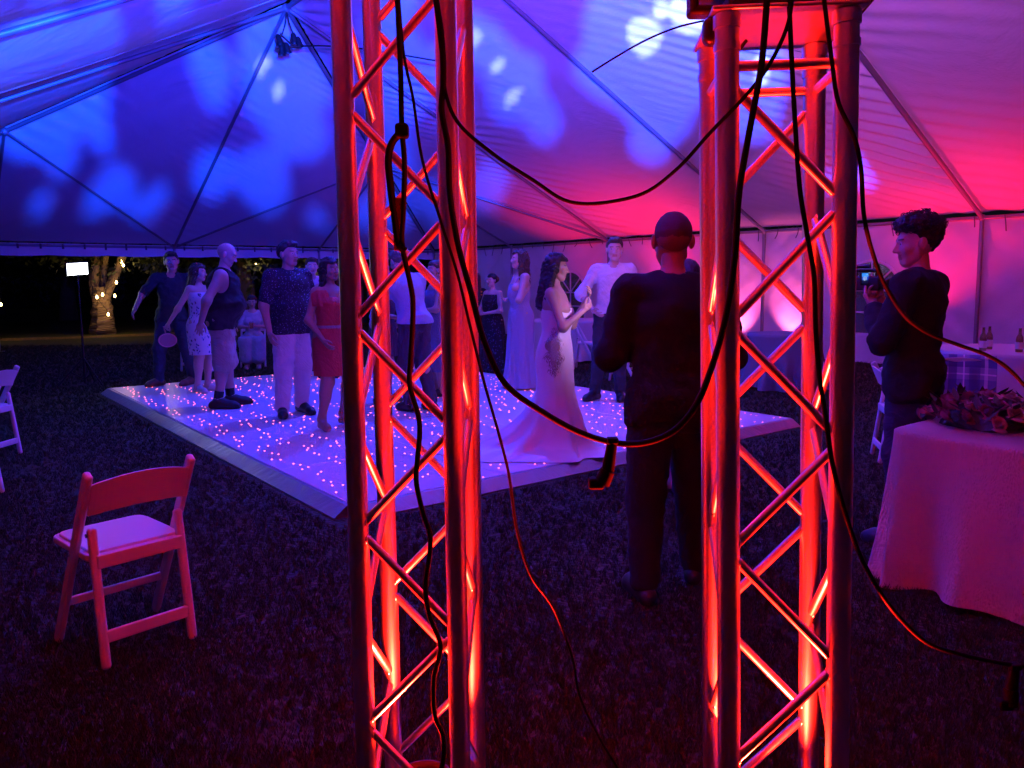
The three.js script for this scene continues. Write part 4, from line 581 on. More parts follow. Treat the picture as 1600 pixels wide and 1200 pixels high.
const SK = { pel: [0, 0.97, 0], che: [0, 1.28, 0.0], nk: [0, 1.455, -0.015], head: [0, 1.632, 0.015], shL: [0.182, 1.41, -0.012], elL: [0.235, 1.135, -0.03], wrL: [0.245, 0.885, 0.05], hipL: [0.092, 0.92, 0], knL: [0.1, 0.5, 0.02], anL: [0.105, 0.085, -0.025], toL: [0.125, 0.03, 0.12] };
for (const k of Object.keys(SK)) if (k.endsWith('L')) SK[k.slice(0, -1) + 'R'] = [-SK[k][0], SK[k][1], SK[k][2]];
const sub = (a, b) => a.map((v, i) => v - b[i]), unit = (a) => { const l = Math.hypot(...a) || 1; return a.map((v) => v / l); }, cross = (a, b) => [a[1] * b[2] - a[2] * b[1], a[2] * b[0] - a[0] * b[2], a[0] * b[1] - a[1] * b[0]], mix = (a, b, t) => a.map((v, i) => lerp(v, b[i], t));
const wrinkle = noiseTexture(512, (u, v) => grey(0.5 + 0.3 * pn(u, v, 9) + 0.22 * pn(u, v, 24, 2) + 0.12 * pn(u, v, 60, 4)));
const cloths = new Map();
function clothMat(c, rough = 0.85, o = {}) { const key = c.join() + rough, dk = c[0] + c[1] + c[2] < 0.05 ? 0.004 : 0.012; if (!cloths.has(key)) { const m = new THREE.MeshPhysicalMaterial({ roughness: rough, side: THREE.DoubleSide, bumpMap: wrinkle, bumpScale: dk, ...o }); m.color.setRGB(...c); cloths.set(key, m); } return cloths.get(key); }
function person(label, o) {
  // o: at [x, z], y, H, face (deg, 0 = toward +z, 90 = toward +x), skin, fem, girth, belly, j: joint overrides, headYaw, headPitch, curl
  const t = thing('person', label, 'person', [o.at[0], o.y ?? 0.082, o.at[1]], o.face * Math.PI / 180, o.group), J = { ...SK };
  if (o.fem) for (const k of ['sh', 'el', 'wr']) { J[k + 'L'] = [J[k + 'L'][0] * 0.86, J[k + 'L'][1], J[k + 'L'][2]]; J[k + 'R'] = [J[k + 'R'][0] * 0.86, J[k + 'R'][1], J[k + 'R'][2]]; }
  if (o.lean) for (const k of Object.keys(J)) if (J[k][1] > 0.95) { const h = J[k][1] - 0.95; J[k] = [J[k][0] + h * o.lean[0], J[k][1] - h * (o.lean[0] ** 2 + o.lean[1] ** 2) * 0.4, J[k][2] + h * o.lean[1]]; }
  Object.assign(J, o.j ?? {});
  const S = o.H / 1.75, G = o.girth ?? 1, cell = o.cell ?? 0.0135; t.scale.setScalar(S);
  const up = unit(sub(J.nk, J.pel)), ra = sub(J.shL, J.shR), dt = ra[0] * up[0] + ra[1] * up[1] + ra[2] * up[2], right = unit(ra.map((v, i) => v - up[i] * dt)), fwd = cross(right, up), AX = [right, up, fwd], off = (c, x, y, z) => c.map((v, i) => v + right[i] * x + up[i] * y + fwd[i] * z);
  const sx = o.fem ? 0.86 : 1, belly = o.belly ?? 0;
  const waist = mix(J.pel, J.che, 0.45);
  const torso = (e) => [ell(off(J.che, 0, 0.02, 0.0), [0.165 * sx * G + e, 0.185 + e, (0.115 + belly * 0.2) * G + e], AX), ell(off(waist, 0, 0, 0.01 + belly * 0.5), [(0.14 * sx + belly * 0.5) * G + e, 0.17 + e, (0.105 + belly) * G + e], AX), ell(off(J.pel, 0, -0.02, -0.005), [(o.fem ? 0.172 : 0.16) * G + e, 0.13 + e, 0.118 * G + e], AX), cap(mix(J.shL, J.nk, 0.08), mix(J.shR, J.nk, 0.08), 0.058 * (o.fem ? 0.84 : 1) + e, undefined), ...(o.fem ? [ell(off(J.che, 0.072, -0.01, 0.088), [0.062 + e, 0.06 + e, 0.058 + e], AX), ell(off(J.che, -0.072, -0.01, 0.088), [0.062 + e, 0.06 + e, 0.058 + e], AX)] : [])];
  const fg = o.fem ? 0.84 : 1, A = Math.sqrt(G);
  const arm = (s, e, n = 2) => { const a = J['sh' + s], b = J['el' + s], c = J['wr' + s], u = Math.min(n, 1), out = [cap(a, mix(a, b, u), 0.052 * fg * A + e, lerp(0.052, 0.041, u) * fg * A + e)]; if (n > 1) out.push(cap(b, mix(b, c, n - 1), 0.041 * fg * A + e, lerp(0.041, 0.027, n - 1) * fg * A + e)); return out; };
  const leg = (s, e, n = 2, flare = 0) => { const a = J['hip' + s], b = J['kn' + s], c = J['an' + s], u = Math.min(n, 1), out = [cap(mix(a, J.pel, 0.1), mix(a, b, u), 0.09 * A + e, lerp(0.09, 0.06, u) * A + e + flare * u)]; if (n > 1) { out.push(cap(b, mix(b, c, n - 1), 0.058 * A + e + flare, lerp(0.058, 0.038, n - 1) * A + e + flare * 1.4)); if (!flare && e < 0.01) out.push(ell(mix(b, c, 0.3).map((v, i) => i === 2 ? v - 0.018 : v), [0.05 * A, 0.11, 0.052 * A])); } return out; };
  const foot = (s, e) => { const a = J['an' + s], b = J['to' + s], h = mix(a, [a[0] * 2 - b[0], b[1], a[2] * 2 - b[2]], 0.35); return [cap(a, b, 0.036 + e, 0.026 + e), cap([h[0], b[1] + 0.006, h[2]], b, 0.032 + e, 0.03 + e), cap(b, [b[0] + (b[0] - a[0]) * 0.25, b[1] - 0.006, b[2] + (b[2] - a[2]) * 0.3], 0.03 + e, 0.022 + e)]; };
  // body
  const neck = [cap(off(J.nk, 0, -0.05, 0), mix(J.nk, J.head, 0.62), 0.053 * (o.fem ? 0.82 : 1) * A, 0.05 * (o.fem ? 0.84 : 1) * A)];
  const bodyG = solid([...torso(0), ...neck, ...arm('L', 0), ...arm('R', 0), ...leg('L', 0), ...leg('R', 0), ...foot('L', 0), ...foot('R', 0)], 0.045, cell);
  const skin = o.skin ?? [0.42, 0.25, 0.18], dark = skin.map((v) => v * 0.25), pal = [skin, [skin[0] * 0.75, skin[1] * 0.45, skin[2] * 0.45], [0.5, 0.48, 0.46], [0.03, 0.02, 0.015], dark];
  const paint = (g, kind) => { const n = g.attributes.position.count, c = new Float32Array(n * 3); for (let i = 0; i < n; i++) c.set(pal[kind ? kind[i] : 0], i * 3); g.setAttribute('color', new THREE.BufferAttribute(c, 3)); g.deleteAttribute('uv'); return g; };
  const hd = head(!!o.fem), HM = new THREE.Matrix4().makeRotationFromEuler(new THREE.Euler((o.headPitch ?? 0), (o.headYaw ?? 0), o.headTilt ?? 0, 'YXZ')); HM.setPosition(...J.head); const hs = (o.fem ? 0.96 : 1.03) * (o.headK ?? 1); HM.scale(V(hs, hs, hs));
  const parts = [paint(bodyG), paint(hd.g.clone().applyMatrix4(HM), hd.kind)];
  for (const s of ['L', 'R']) { const g = hand(o['curl' + s] ?? o.curl ?? 0.45).clone(); if (s === 'R') { g.scale(-1, 1, 1); const ix = g.index.array; for (let i = 0; i < ix.length; i += 3) { const q = ix[i]; ix[i] = ix[i + 1]; ix[i + 1] = q; } g.computeVertexNormals(); } const hk = o.fem ? 0.88 : 1; g.scale(hk, hk, hk); g.rotateY(o['roll' + s] ?? 0); g.applyQuaternion(new THREE.Quaternion().setFromUnitVectors(V(0, -1, 0), V(...unit(sub(J['wr' + s], J['el' + s]))))); g.translate(...J['wr' + s]); parts.push(paint(g)); }
  const skinM = mats.get('skin') ?? (() => { const m = new THREE.MeshPhysicalMaterial({ vertexColors: true, roughness: 0.52 }); mats.set('skin', m); return m; })();
  obj('body', mergeGeometries(parts), skinM, t);
  const fold = (amp, fx = 9, fy = 16) => (x, y, z) => amp * 1.5 * (noise(x * fx, y * fy, z * fx) + 0.7 * noise(x * 22 + y * 14, y * 20 - x * 10, z * 20) + 0.6 * Math.sin(y * 46 + 5 * noise(x * 5, y * 4, z * 5)) * noise(x * 4, y * 3, z * 4 + 3));
  const P = { t, J, S, off, torso, arm, leg, foot, solid, AX, waist, HM,
    shirt({ color, sleeve = 0.7, hem = 0.86, e = 0.016, name = 'shirt', collar = true, rough = 0.85, tank = false, folds = 0.006, low = 0, map, m }) {
      const N = fold(folds), pr = [...torso(e)]; if (!tank) pr.push(...arm('L', e, sleeve), ...arm('R', e, sleeve)); pr.push(...leg('L', e + 0.01, 0.12), ...leg('R', e + 0.01, 0.12));
      const nb = off(J.nk, 0, 0.0, 0.03), g = solid(pr, 0.04, cell, (d, x, y, z) => { let r = d + N(x, y, z); r = Math.max(r, hem - y); const dx = x - nb[0], dy = y - nb[1], dz = z - nb[2]; r = Math.max(r, 0.062 + low - Math.hypot(dx, dy * 0.8, dz)); if (tank) { for (const s of ['L', 'R']) { const a = J['sh' + s], k = off(a, s === 'L' ? 0.05 : -0.05, -0.02, 0.0); r = Math.max(r, 0.11 - Math.hypot(x - k[0], (y - k[1]) * 0.62, z - k[2])); } } return r; });
      const M = m ?? clothMat(color, rough); const q = clothUV(obj(name, g, M, t));
      if (collar) { const n0 = off(J.nk, 0, -0.005, 0.012), ring = []; for (let k = 0; k <= 22; k++) { const a = k / 22 * 5.5 + 0.39 - Math.PI / 2 + 0.0; ring.push(off(n0, Math.cos(a + Math.PI) * 0.07, 0.012 - 0.03 * Math.max(0, Math.sin(a + Math.PI)) , Math.sin(a + Math.PI) * 0.068)); } obj('collar', new THREE.TubeGeometry(new THREE.CatmullRomCurve3(ring.map((p) => V(...p))), 40, 0.017, 8), M, q); }
      return q;
    },
    trousers({ color, to = 1.96, e = 0.017, top = 0.99, name = 'trousers', flare = 0.004, rough = 0.85, folds = 0.006, m }) {
      const N = fold(folds, 10, 12), pr = [...torso(e - 0.004).slice(2, 3), ...leg('L', e, to, flare), ...leg('R', e, to, flare)], cut = mix(J.pel, J.che, 0.12);
      const q = obj(name, solid(pr, 0.03, cell, (d, x, y, z) => { let r = d + N(x, y, z); r = Math.max(r, (x - cut[0]) * up[0] + (y - cut[1]) * up[1] + (z - cut[2]) * up[2]); if (to >= 1.9) r = Math.max(r, 0.045 - y); return r; }), m ?? clothMat(color, rough), t); return clothUV(q);
    },
    shoes(color, rough = 0.45, e = 0.012) { for (const s of ['L', 'R']) { const lowY = Math.min(J['to' + s][1] - 0.03, J['an' + s][1] - 0.085), g = solid(foot(s, e), 0.03, 0.011, (d, x, y, z) => Math.max(d, lowY + 0.001 - y, y - J['an' + s][1] - 0.03)); obj('shoe', g, mat(...color, rough), t); } },
    skirt(rows, { color, folds = 7, name = 'dress', amp = 0.12, rough = 0.6, m, ph = 0, twist = 0 }) { // rows: [y, centre x, centre z, half width, half depth, fold strength]
      const nu = 120, pos = [], idx = [], uv = [], sub_ = 4, R = []; for (let i = 0; i + 1 < rows.length; i++) for (let k = 0; k < sub_; k++) { const f = k / sub_, c = (n) => { const p0 = rows[Math.max(0, i - 1)][n], p1 = rows[i][n], p2 = rows[i + 1][n], p3 = rows[Math.min(rows.length - 1, i + 2)][n]; return 0.5 * (2 * p1 + (p2 - p0) * f + (2 * p0 - 5 * p1 + 4 * p2 - p3) * f * f + (3 * p1 - p0 - 3 * p2 + p3) * f * f * f); }; R.push([c(0), c(1), c(2), c(3), c(4), lerp(rows[i][5], rows[i + 1][5], f)]); } R.push(rows[rows.length - 1]);
      R.forEach(([y, cx, cz, w, d, a], j) => { for (let i = 0; i <= nu; i++) { const f = i / nu * 6.2832, k = 1 + amp * a * (Math.sin(folds * f + ph + twist * y) + 0.5 * Math.sin((folds * 1.7 | 0) * f + 2 - y * 2)) + 0.012 * noise(Math.cos(f) * 3, y * 7, Math.sin(f) * 3 + 9); pos.push(cx + Math.cos(f) * w * k, y, cz + Math.sin(f) * d * k); uv.push(i / nu * 3, y * 2); if (i < nu && j + 1 < R.length) { const q = j * (nu + 1) + i; idx.push(q, q + 1, q + nu + 1, q + 1, q + nu + 2, q + nu + 1); } } });
      const g = new THREE.BufferGeometry(); g.setAttribute('position', new THREE.Float32BufferAttribute(pos, 3)); g.setAttribute('uv', new THREE.Float32BufferAttribute(uv, 2)); g.setIndex(idx); g.computeVertexNormals(); return obj(name, g, m ?? clothMat(color, rough), t);
    },
    hair(kind, color, rough = 0.55) {
      let pr, k = 0.03, c = 0.007, wave = 0.004, face = (x, y, z) => Math.max(0.02 - (y - 0.045 + (z - 0.07) * 0.6), 0);
      const capP = (e) => ell([0, 0.034, -0.016], [0.076 + e, 0.09 + e, 0.095 + e]), faceCut = (d, x, y, z, hy = 0.062, back = -0.05, thin = 0.012) => { const front = z > 0.0 ? (z - 0.0) : 0; const line = hy - (z < 0.045 ? (0.045 - z) * 1.15 : 0); const h = Math.max(line, back); return Math.max(d + thin * Math.pow(1 - clamp((y - h) / 0.045, 0, 1), 2), h - y); };
      let f;
      if (kind === 'fade') f = solid([capP(0.0025)], k, c, (d, x, y, z) => faceCut(d, x, y, z, 0.06, -0.07, 0.004));
      else if (kind === 'buzz') f = solid([capP(0.004)], k, c, (d, x, y, z) => faceCut(d + 0.002 * noise(x * 60, y * 60, z * 60), x, y, z, 0.068, -0.01, 0.006));
      else if (kind === 'short') f = solid([capP(0.014), ell([0.01, 0.1, 0.03], [0.06, 0.036, 0.07])], k, c, (d, x, y, z) => faceCut(d + 0.010 * noise(x * 40, y * 30, z * 40) + 0.004 * noise(x * 110, y * 60, z * 110), x, y, z, 0.07, -0.05));
      else if (kind === 'long' || kind === 'wavy' || kind === 'curls') {
        const L = kind === 'curls' ? 0.2 : 0.34; pr = [capP(0.02), cap([0, -0.02, -0.075], [0, -L, -0.105], 0.07, 0.06), cap([0.062, 0.0, -0.03], [0.085, -L * 0.8, -0.05], 0.036, 0.032), cap([-0.062, 0.0, -0.03], [-0.085, -L * 0.8, -0.05], 0.036, 0.032)]; if (kind !== 'curls') pr.push(cap([0.075, -0.05, -0.01], [0.1, -L * 0.85, 0.02], 0.024, 0.028));
        const amp = kind === 'long' ? 0.006 : 0.017, fr = kind === 'long' ? 6 : 26; f = solid(pr, 0.03, 0.008, (d, x, y, z) => { const a = Math.atan2(x, -z); let r = d + amp * noise(x * 30 + 3 * Math.sin(y * fr), y * (kind === 'long' ? 5 : 16), z * 30) + 0.003 * Math.sin(a * 34 + 6 * Math.sin(y * fr)); return z > 0.035 ? Math.max(r, 0.078 + 0.012 * Math.sin(x * 30) - y) : z > -0.01 ? Math.max(r, 0.05 - (Math.abs(x) - 0.03) * 1.5 - y - (0.035 - z) * 8) : r; });
      } else if (kind === 'updo') f = solid([capP(0.016), ell([0, 0.03, -0.12], [0.05, 0.055, 0.045])], k, c, (d, x, y, z) => faceCut(d + 0.004 * noise(x * 50, y * 20, z * 50), x, y, z, 0.06, -0.06));
      else { // mop: thick curls on top, short sides
        f = solid([capP(0.006), ell([0, 0.105, 0.0], [0.092, 0.055, 0.105]), ell([0, 0.06, -0.085], [0.075, 0.06, 0.045])], 0.03, 0.007, (d, x, y, z) => faceCut(d + 0.014 * noise(x * 38, y * 38, z * 38) + 0.006 * noise(x * 90, y * 90, z * 90), x, y, z, 0.07, -0.055));
        const curls = [f]; for (let i = 0; i < 420; i++) { const a = rr(0, 6.28), e = rr(-0.25, 1), h = Math.sqrt(1 - Math.min(1, e * e)), R = rr(0.95, 1.16), x = Math.cos(a) * h * 0.094 * R, z = -0.02 + Math.sin(a) * h * 0.108 * R, y = 0.085 + e * 0.078 * R; if (z > 0.085 && y < 0.09) continue; if (y < 0.05 && z > -0.03) continue; const r = rr(0.006, 0.013), q = new THREE.TorusGeometry(r, 0.0022, 5, 9, rr(3.5, 5.8)); q.rotateX(rr(0, 6.28)); q.rotateY(rr(0, 6.28)); q.translate(x, y, z); curls.push(q); } f = join(curls.map((g) => { g.deleteAttribute('uv'); return g; }));
      }
      obj('hair', f.applyMatrix4(HM), mat(...color, rough), t);
    },
  };
  return P;
}
const TAN = [0.42, 0.25, 0.18], FAIR = [0.55, 0.36, 0.28], BROWN = [0.3, 0.17, 0.11], DARKHAIR = [0.018, 0.012, 0.01], BROWNHAIR = [0.06, 0.035, 0.02];
function printed(base, ink, n, r, seedK) { // printed cloth: small flecks or flowers
  const cv = document.createElement('canvas'); cv.width = cv.height = 256; const x = cv.getContext('2d'); x.fillStyle = base; x.fillRect(0, 0, 256, 256); seed = seedK; for (let i = 0; i < n; i++) { x.fillStyle = ink[i % ink.length]; x.beginPath(); x.ellipse(rnd() * 256, rnd() * 256, r * rr(0.5, 1.3), r * rr(0.4, 1), rnd() * 3, 0, 6.3); x.fill(); }
  const t = new THREE.CanvasTexture(cv); t.colorSpace = THREE.SRGBColorSpace; t.wrapS = t.wrapT = THREE.RepeatWrapping; return new THREE.MeshPhysicalMaterial({ map: t, roughness: 0.8, side: THREE.DoubleSide });
}
function clothUV(mesh, k = 2.2) { const g = mesh.geometry, P = g.attributes.position, uv = new Float32Array(P.count * 2); for (let i = 0; i < P.count; i++) { uv[i * 2] = (P.getX(i) + P.getZ(i) * 0.9) * k; uv[i * 2 + 1] = (P.getY(i) + P.getZ(i) * 0.3) * k; } g.setAttribute('uv', new THREE.BufferAttribute(uv, 2)); return mesh; }
const onFloor = ([x, z]) => { const q = [x - CORNER[0], z - CORNER[1]], s = -(q[0] * E1[0] + q[1] * E1[1]), u = q[0] * E2[0] + q[1] * E2[1]; return s > 9.15 && s < 16.52 && u > 6.13 && u < 11.05 ? 0.0825 : 0; };
const who = (label, o) => person(label, { ...o, y: onFloor(o.at) });
{ // man in black in the foreground, back to us
  const p = who('large man in black seen from behind, beside the right truss', { at: [0.735, -3.62], H: 1.79, face: 176, girth: 1.05, belly: 0.02, cell: 0.013, skin: [0.4, 0.22, 0.16], headPitch: 0.05, headYaw: 0.06, j: { elL: [0.275, 1.12, 0.01], wrL: [0.13, 1.15, 0.24], elR: [-0.27, 1.12, 0.02], wrR: [-0.12, 1.16, 0.26], shL: [0.195, 1.405, -0.01], shR: [-0.195, 1.405, -0.01], knL: [0.11, 0.5, -0.01], anL: [0.12, 0.085, -0.06], toL: [0.16, 0.03, 0.08], knR: [-0.12, 0.51, 0.14], anR: [-0.15, 0.085, 0.2], toR: [-0.19, 0.03, 0.34] } });
  p.shirt({ color: [0.004, 0.004, 0.004], sleeve: 1.9, hem: 0.78, e: 0.022, folds: 0.006, rough: 0.97 }); p.trousers({ rough: 0.97, color: [0.006, 0.006, 0.007], e: 0.024 }); p.shoes([0.02, 0.017, 0.015]); p.hair('fade', [0.2, 0.115, 0.085], 0.95); p.hair('buzz', [0.06, 0.036, 0.028], 0.95);
}
{ // camera operator
  const p = who('young camera operator with curly hair and dark shirt at the right', { at: [2.235, -4.36], H: 1.8, face: -136, cell: 0.013, skin: [0.5, 0.31, 0.24], headYaw: 0.62, headPitch: 0.12, j: { elL: [0.25, 1.12, 0.08], wrL: [-0.02, 1.30, 0.24], elR: [-0.3, 1.12, 0.06], wrR: [-0.16, 1.32, 0.24] }, curl: 1.1 });
  p.shirt({ color: [0.005, 0.005, 0.006], sleeve: 1.85, hem: 0.74, e: 0.024, folds: 0.007, rough: 0.97 }); p.trousers({ color: [0.016, 0.022, 0.05], e: 0.02 }); p.shoes([0.03, 0.03, 0.03]); p.hair('mop', [0.016, 0.01, 0.008], 0.6);
}
{
  const t = thing('camcorder', 'black video camera with a lit flip-out screen held by the camera operator', 'video camera', [2.09, 1.465, -4.65], -136 * Math.PI / 180);
  obj('camera_body', [rbox(0.07, 0.085, 0.16, 0, 0, 0, 0.015), rbox(0.03, 0.02, 0.15, 0, 0.075, 0.01, 0.008), rbox(0.02, 0.05, 0.02, 0, 0.05, -0.05), rbox(0.02, 0.05, 0.02, 0, 0.05, 0.07), rbox(0.05, 0.05, 0.05, 0, 0.0, -0.1, 0.01)], black, t);
  const l = lathe([[0.02, 0], [0.033, 0.0], [0.035, 0.06], [0.042, 0.065], [0.042, 0.1], [0.036, 0.1], [0.034, 0.07]], 20); l.rotateX(Math.PI / 2); l.translate(0, 0, 0.08); obj('lens_barrel', l, black, t);
  obj('microphone', tube([-0.03, 0.1, 0.0], [-0.03, 0.1, 0.17], 0.012, 12), black, t);
  const cv = document.createElement('canvas'); cv.width = 96; cv.height = 64; const x = cv.getContext('2d'); x.fillStyle = '#0c3fb8'; x.fillRect(0, 0, 96, 64); x.fillStyle = '#2f8df0'; x.fillRect(0, 0, 96, 22); x.fillStyle = '#0a1038'; x.fillRect(0, 44, 96, 20); x.fillStyle = '#cfe6ff'; for (const [a, b, w, h] of [[40, 18, 9, 30], [62, 22, 7, 22], [20, 24, 6, 20], [70, 6, 12, 5]]) x.fillRect(a, b, w, h);
  const tx = new THREE.CanvasTexture(cv); tx.colorSpace = THREE.SRGBColorSpace; const sm = new THREE.MeshStandardMaterial({ color: 0x050505, roughness: 0.3, emissive: 0xffffff, emissiveMap: tx, emissiveIntensity: 1.1 });
  const f = obj('flip_screen', rbox(0.105, 0.072, 0.01, 0.135, 0.03, -0.03, 0.004), black, t), s = new THREE.PlaneGeometry(0.088, 0.058); s.rotateY(Math.PI); s.translate(0.135, 0.03, -0.037); obj('lit_display', s, sm, f);
}
{ // bride
  const p = who('bride in a white mermaid gown with long dark hair dancing, arms raised', { at: [0.36, -6.5], H: 1.62, face: 78, fem: true, girth: 1.03, skin: TAN, headPitch: 0.1, headYaw: 0.1, cell: 0.014, curl: 0.8, j: { elR: [-0.22, 1.12, 0.1], wrR: [-0.12, 1.27, 0.27], elL: [0.22, 1.12, 0.12], wrL: [0.1, 1.36, 0.27] } });
  const satin = new THREE.MeshPhysicalMaterial({ roughness: 0.42, side: THREE.DoubleSide, sheen: 0.5 }); satin.color.setRGB(0.74, 0.72, 0.72);
  p.skirt([[1.285, 0, 0.02, 0.148, 0.138, 0], [1.2, 0, 0.022, 0.155, 0.15, 0], [1.08, 0, 0.008, 0.146, 0.128, 0.01], [0.96, 0, -0.002, 0.175, 0.152, 0.01], [0.84, 0, -0.01, 0.185, 0.17, 0.01], [0.66, 0, -0.002, 0.183, 0.168, 0.04], [0.5, 0, -0.005, 0.185, 0.19, 0.15], [0.32, 0.0, -0.04, 0.22, 0.28, 0.6], [0.17, 0.0, -0.1, 0.28, 0.39, 0.9], [0.07, 0.0, -0.18, 0.36, 0.54, 1], [0.02, -0.03, -0.26, 0.46, 0.7, 0.9], [0.006, -0.04, -0.32, 0.52, 0.82, 0.8]], { m: satin, name: 'wedding_gown', amp: 0.07, folds: 8 });
  { // lace panel on the side of the gown, 4 mm over the satin
    const lace = noiseTexture(128, (u, v) => { const k = pn(u, v, 26) > 0.02 ? 0.66 : 0.5; return [k, k * 0.86, k * 0.84]; }, 3, true), pos = [], uv = [], idx = [], n = 24;
    const rad = (y) => { const R = [[0.6, 0.184, 0.175], [0.66, 0.183, 0.168], [0.84, 0.185, 0.17], [0.96, 0.175, 0.152], [1.08, 0.146, 0.128], [1.2, 0.155, 0.15]]; for (let i = 0; i + 1 < R.length; i++) if (y <= R[i + 1][0]) { const f = (y - R[i][0]) / (R[i + 1][0] - R[i][0]), g = f * f * (3 - 2 * f); return [lerp(R[i][1], R[i + 1][1], g), lerp(R[i][2], R[i + 1][2], g)]; } return [0.155, 0.15]; };
    for (let j = 0; j <= n; j++) for (let i = 0; i <= n; i++) { const v = j / n, y = lerp(0.68, 1.13, v), w = 0.62 * Math.sqrt(Math.max(0.0004, Math.sin(Math.PI * v))) * (0.85 + 0.15 * Math.sin(v * 20)), f = Math.PI * 0.97 + (i / n * 2 - 1) * w, [a, b] = rad(y); pos.push(Math.cos(f) * (a + 0.013), y, Math.sin(f) * (b + 0.013)); uv.push(i / n, v); if (i < n && j < n) { const q = j * (n + 1) + i; idx.push(q, q + 1, q + n + 1, q + 1, q + n + 2, q + n + 1); } }
    const g = new THREE.BufferGeometry(); g.setAttribute('position', new THREE.Float32BufferAttribute(pos, 3)); g.setAttribute('uv', new THREE.Float32BufferAttribute(uv, 2)); g.setIndex(idx); g.computeVertexNormals(); obj('lace_panel', g, new THREE.MeshPhysicalMaterial({ map: lace, roughness: 0.45, side: THREE.DoubleSide, alphaMap: noiseTexture(256, (u, v) => grey((pn(u * 0.5, v * 0.5, 60) + 0.9 - 1.6 * Math.hypot((u - 0.5) * 1.3, v - 0.5) > 0.18) ? 1 : 0)), transparent: true }), p.t);
  }
  p.hair('wavy', DARKHAIR);
}
{ // guest in lavender
  const p = who('woman in a long lavender gown with dark curled hair, behind the bride', { at: [0.12, -10.36], H: 1.8, face: -70, fem: true, skin: FAIR, headYaw: -0.2, headPitch: -0.05, curl: 0.35, j: { elL: [0.25, 1.13, 0.12], wrL: [0.16, 1.24, -0.02], elR: [-0.24, 1.14, 0.05], wrR: [-0.02, 1.13, 0.2] } });
  p.skirt([[1.33, 0.0, 0.02, 0.135, 0.12, 0], [1.2, 0, 0.022, 0.155, 0.15, 0], [1.08, 0, 0.012, 0.135, 0.12, 0.02], [0.94, 0, -0.005, 0.185, 0.16, 0.03], [0.7, 0, 0, 0.185, 0.17, 0.2], [0.4, 0, 0, 0.2, 0.19, 0.6], [0.15, 0, 0, 0.23, 0.22, 0.9], [0.02, 0, 0, 0.25, 0.24, 1]], { color: [0.33, 0.3, 0.46], name: 'gown', amp: 0.09, folds: 7 });
  for (const s of [1, -1]) obj('dress_strap', cable([[0.07 * s, 1.3, 0.11], [0.1 * s, 1.42, 0.05], [0.1 * s, 1.44, -0.03], [0.07 * s, 1.32, -0.09]], 0.011), mat(0.33, 0.3, 0.46, 0.6, { sheen: 0.4 }), p.t);
  p.hair('wavy', BROWNHAIR);
}
{ // man in white shirt
  const p = who('man in a white shirt with rolled sleeves facing us near the wall', { at: [1.16, -9.25], H: 1.88, face: -12, skin: FAIR, headYaw: 0.1, lean: [0.06, 0], j: { elR: [-0.33, 1.15, 0.02], wrR: [-0.17, 1.0, 0.2], knR: [-0.12, 0.5, 0.03], anR: [-0.17, 0.085, 0], toR: [-0.24, 0.03, 0.13] } });
  p.shirt({ color: [0.68, 0.7, 0.74], sleeve: 1.1, hem: 0.95, folds: 0.008 }); p.trousers({ color: [0.03, 0.03, 0.04] }); p.shoes([0.012, 0.012, 0.014]); p.hair('short', BROWNHAIR);
}
{ // man in patterned shirt
  const p = who('smiling man in a dark flecked short sleeved shirt and white trousers', { at: [-2.36, -8.42], H: 1.83, face: 42, girth: 1.2, belly: 0.035, skin: TAN, headYaw: 0.35, j: { elR: [-0.29, 1.13, 0.03], wrR: [-0.27, 0.87, 0.09], elL: [0.29, 1.13, -0.05], wrL: [0.28, 0.88, 0.0], anR: [-0.14, 0.085, 0.03], toR: [-0.2, 0.03, 0.17], knL: [0.12, 0.5, 0.0], anL: [0.14, 0.085, -0.09] } });
  clothUV(p.shirt({ sleeve: 0.8, hem: 0.83, e: 0.02, m: printed('#171a2c', ['#8088a8', '#5a6288', '#a9aec6'], 420, 1.9, 5) })); p.trousers({ color: [0.62, 0.58, 0.56], e: 0.02, flare: 0.008 }); p.shoes([0.012, 0.011, 0.012]); p.hair('short', DARKHAIR);
}
{ // woman in red
  const p = who('woman in a red knee length dress just left of the left truss', { at: [-1.74, -7.62], H: 1.64, face: 40, fem: true, girth: 1.14, skin: BROWN, headYaw: 0.2, j: { elR: [-0.25, 1.13, 0.0], wrR: [-0.17, 0.93, 0.15], knR: [-0.1, 0.5, 0.08], anR: [-0.16, 0.11, 0.03], toR: [-0.16, 0.035, 0.14], knL: [0.12, 0.52, 0.12], anL: [0.14, 0.13, -0.08], toL: [0.15, 0.04, 0.04] } });
  p.skirt([[1.36, -0.03, 0.01, 0.16, 0.125, 0], [1.3, 0, 0.03, 0.172, 0.165, 0], [1.22, 0, 0.025, 0.172, 0.16, 0], [1.08, 0, 0.012, 0.158, 0.135, 0.02], [0.94, 0, 0, 0.2, 0.17, 0.03], [0.75, 0, 0, 0.205, 0.18, 0.2], [0.56, 0, 0.01, 0.2, 0.175, 0.4]], { color: [0.42, 0.025, 0.02], name: 'dress', amp: 0.05, folds: 6, rough: 0.7 });
  p.skirt([[1.43, -0.1, -0.01, 0.09, 0.08, 0], [1.38, -0.1, 0.0, 0.115, 0.11, 0.4], [1.27, -0.09, 0.01, 0.125, 0.13, 0.8]], { color: [0.42, 0.025, 0.02], name: 'shoulder_ruffle', amp: 0.05, folds: 9, rough: 0.7 });
  p.skirt([[1.075, 0, 0.012, 0.162, 0.139, 0], [1.045, 0, 0.012, 0.164, 0.141, 0]], { color: [0.3, 0.22, 0.2], name: 'belt', amp: 0 });
  p.hair('wavy', DARKHAIR);
}
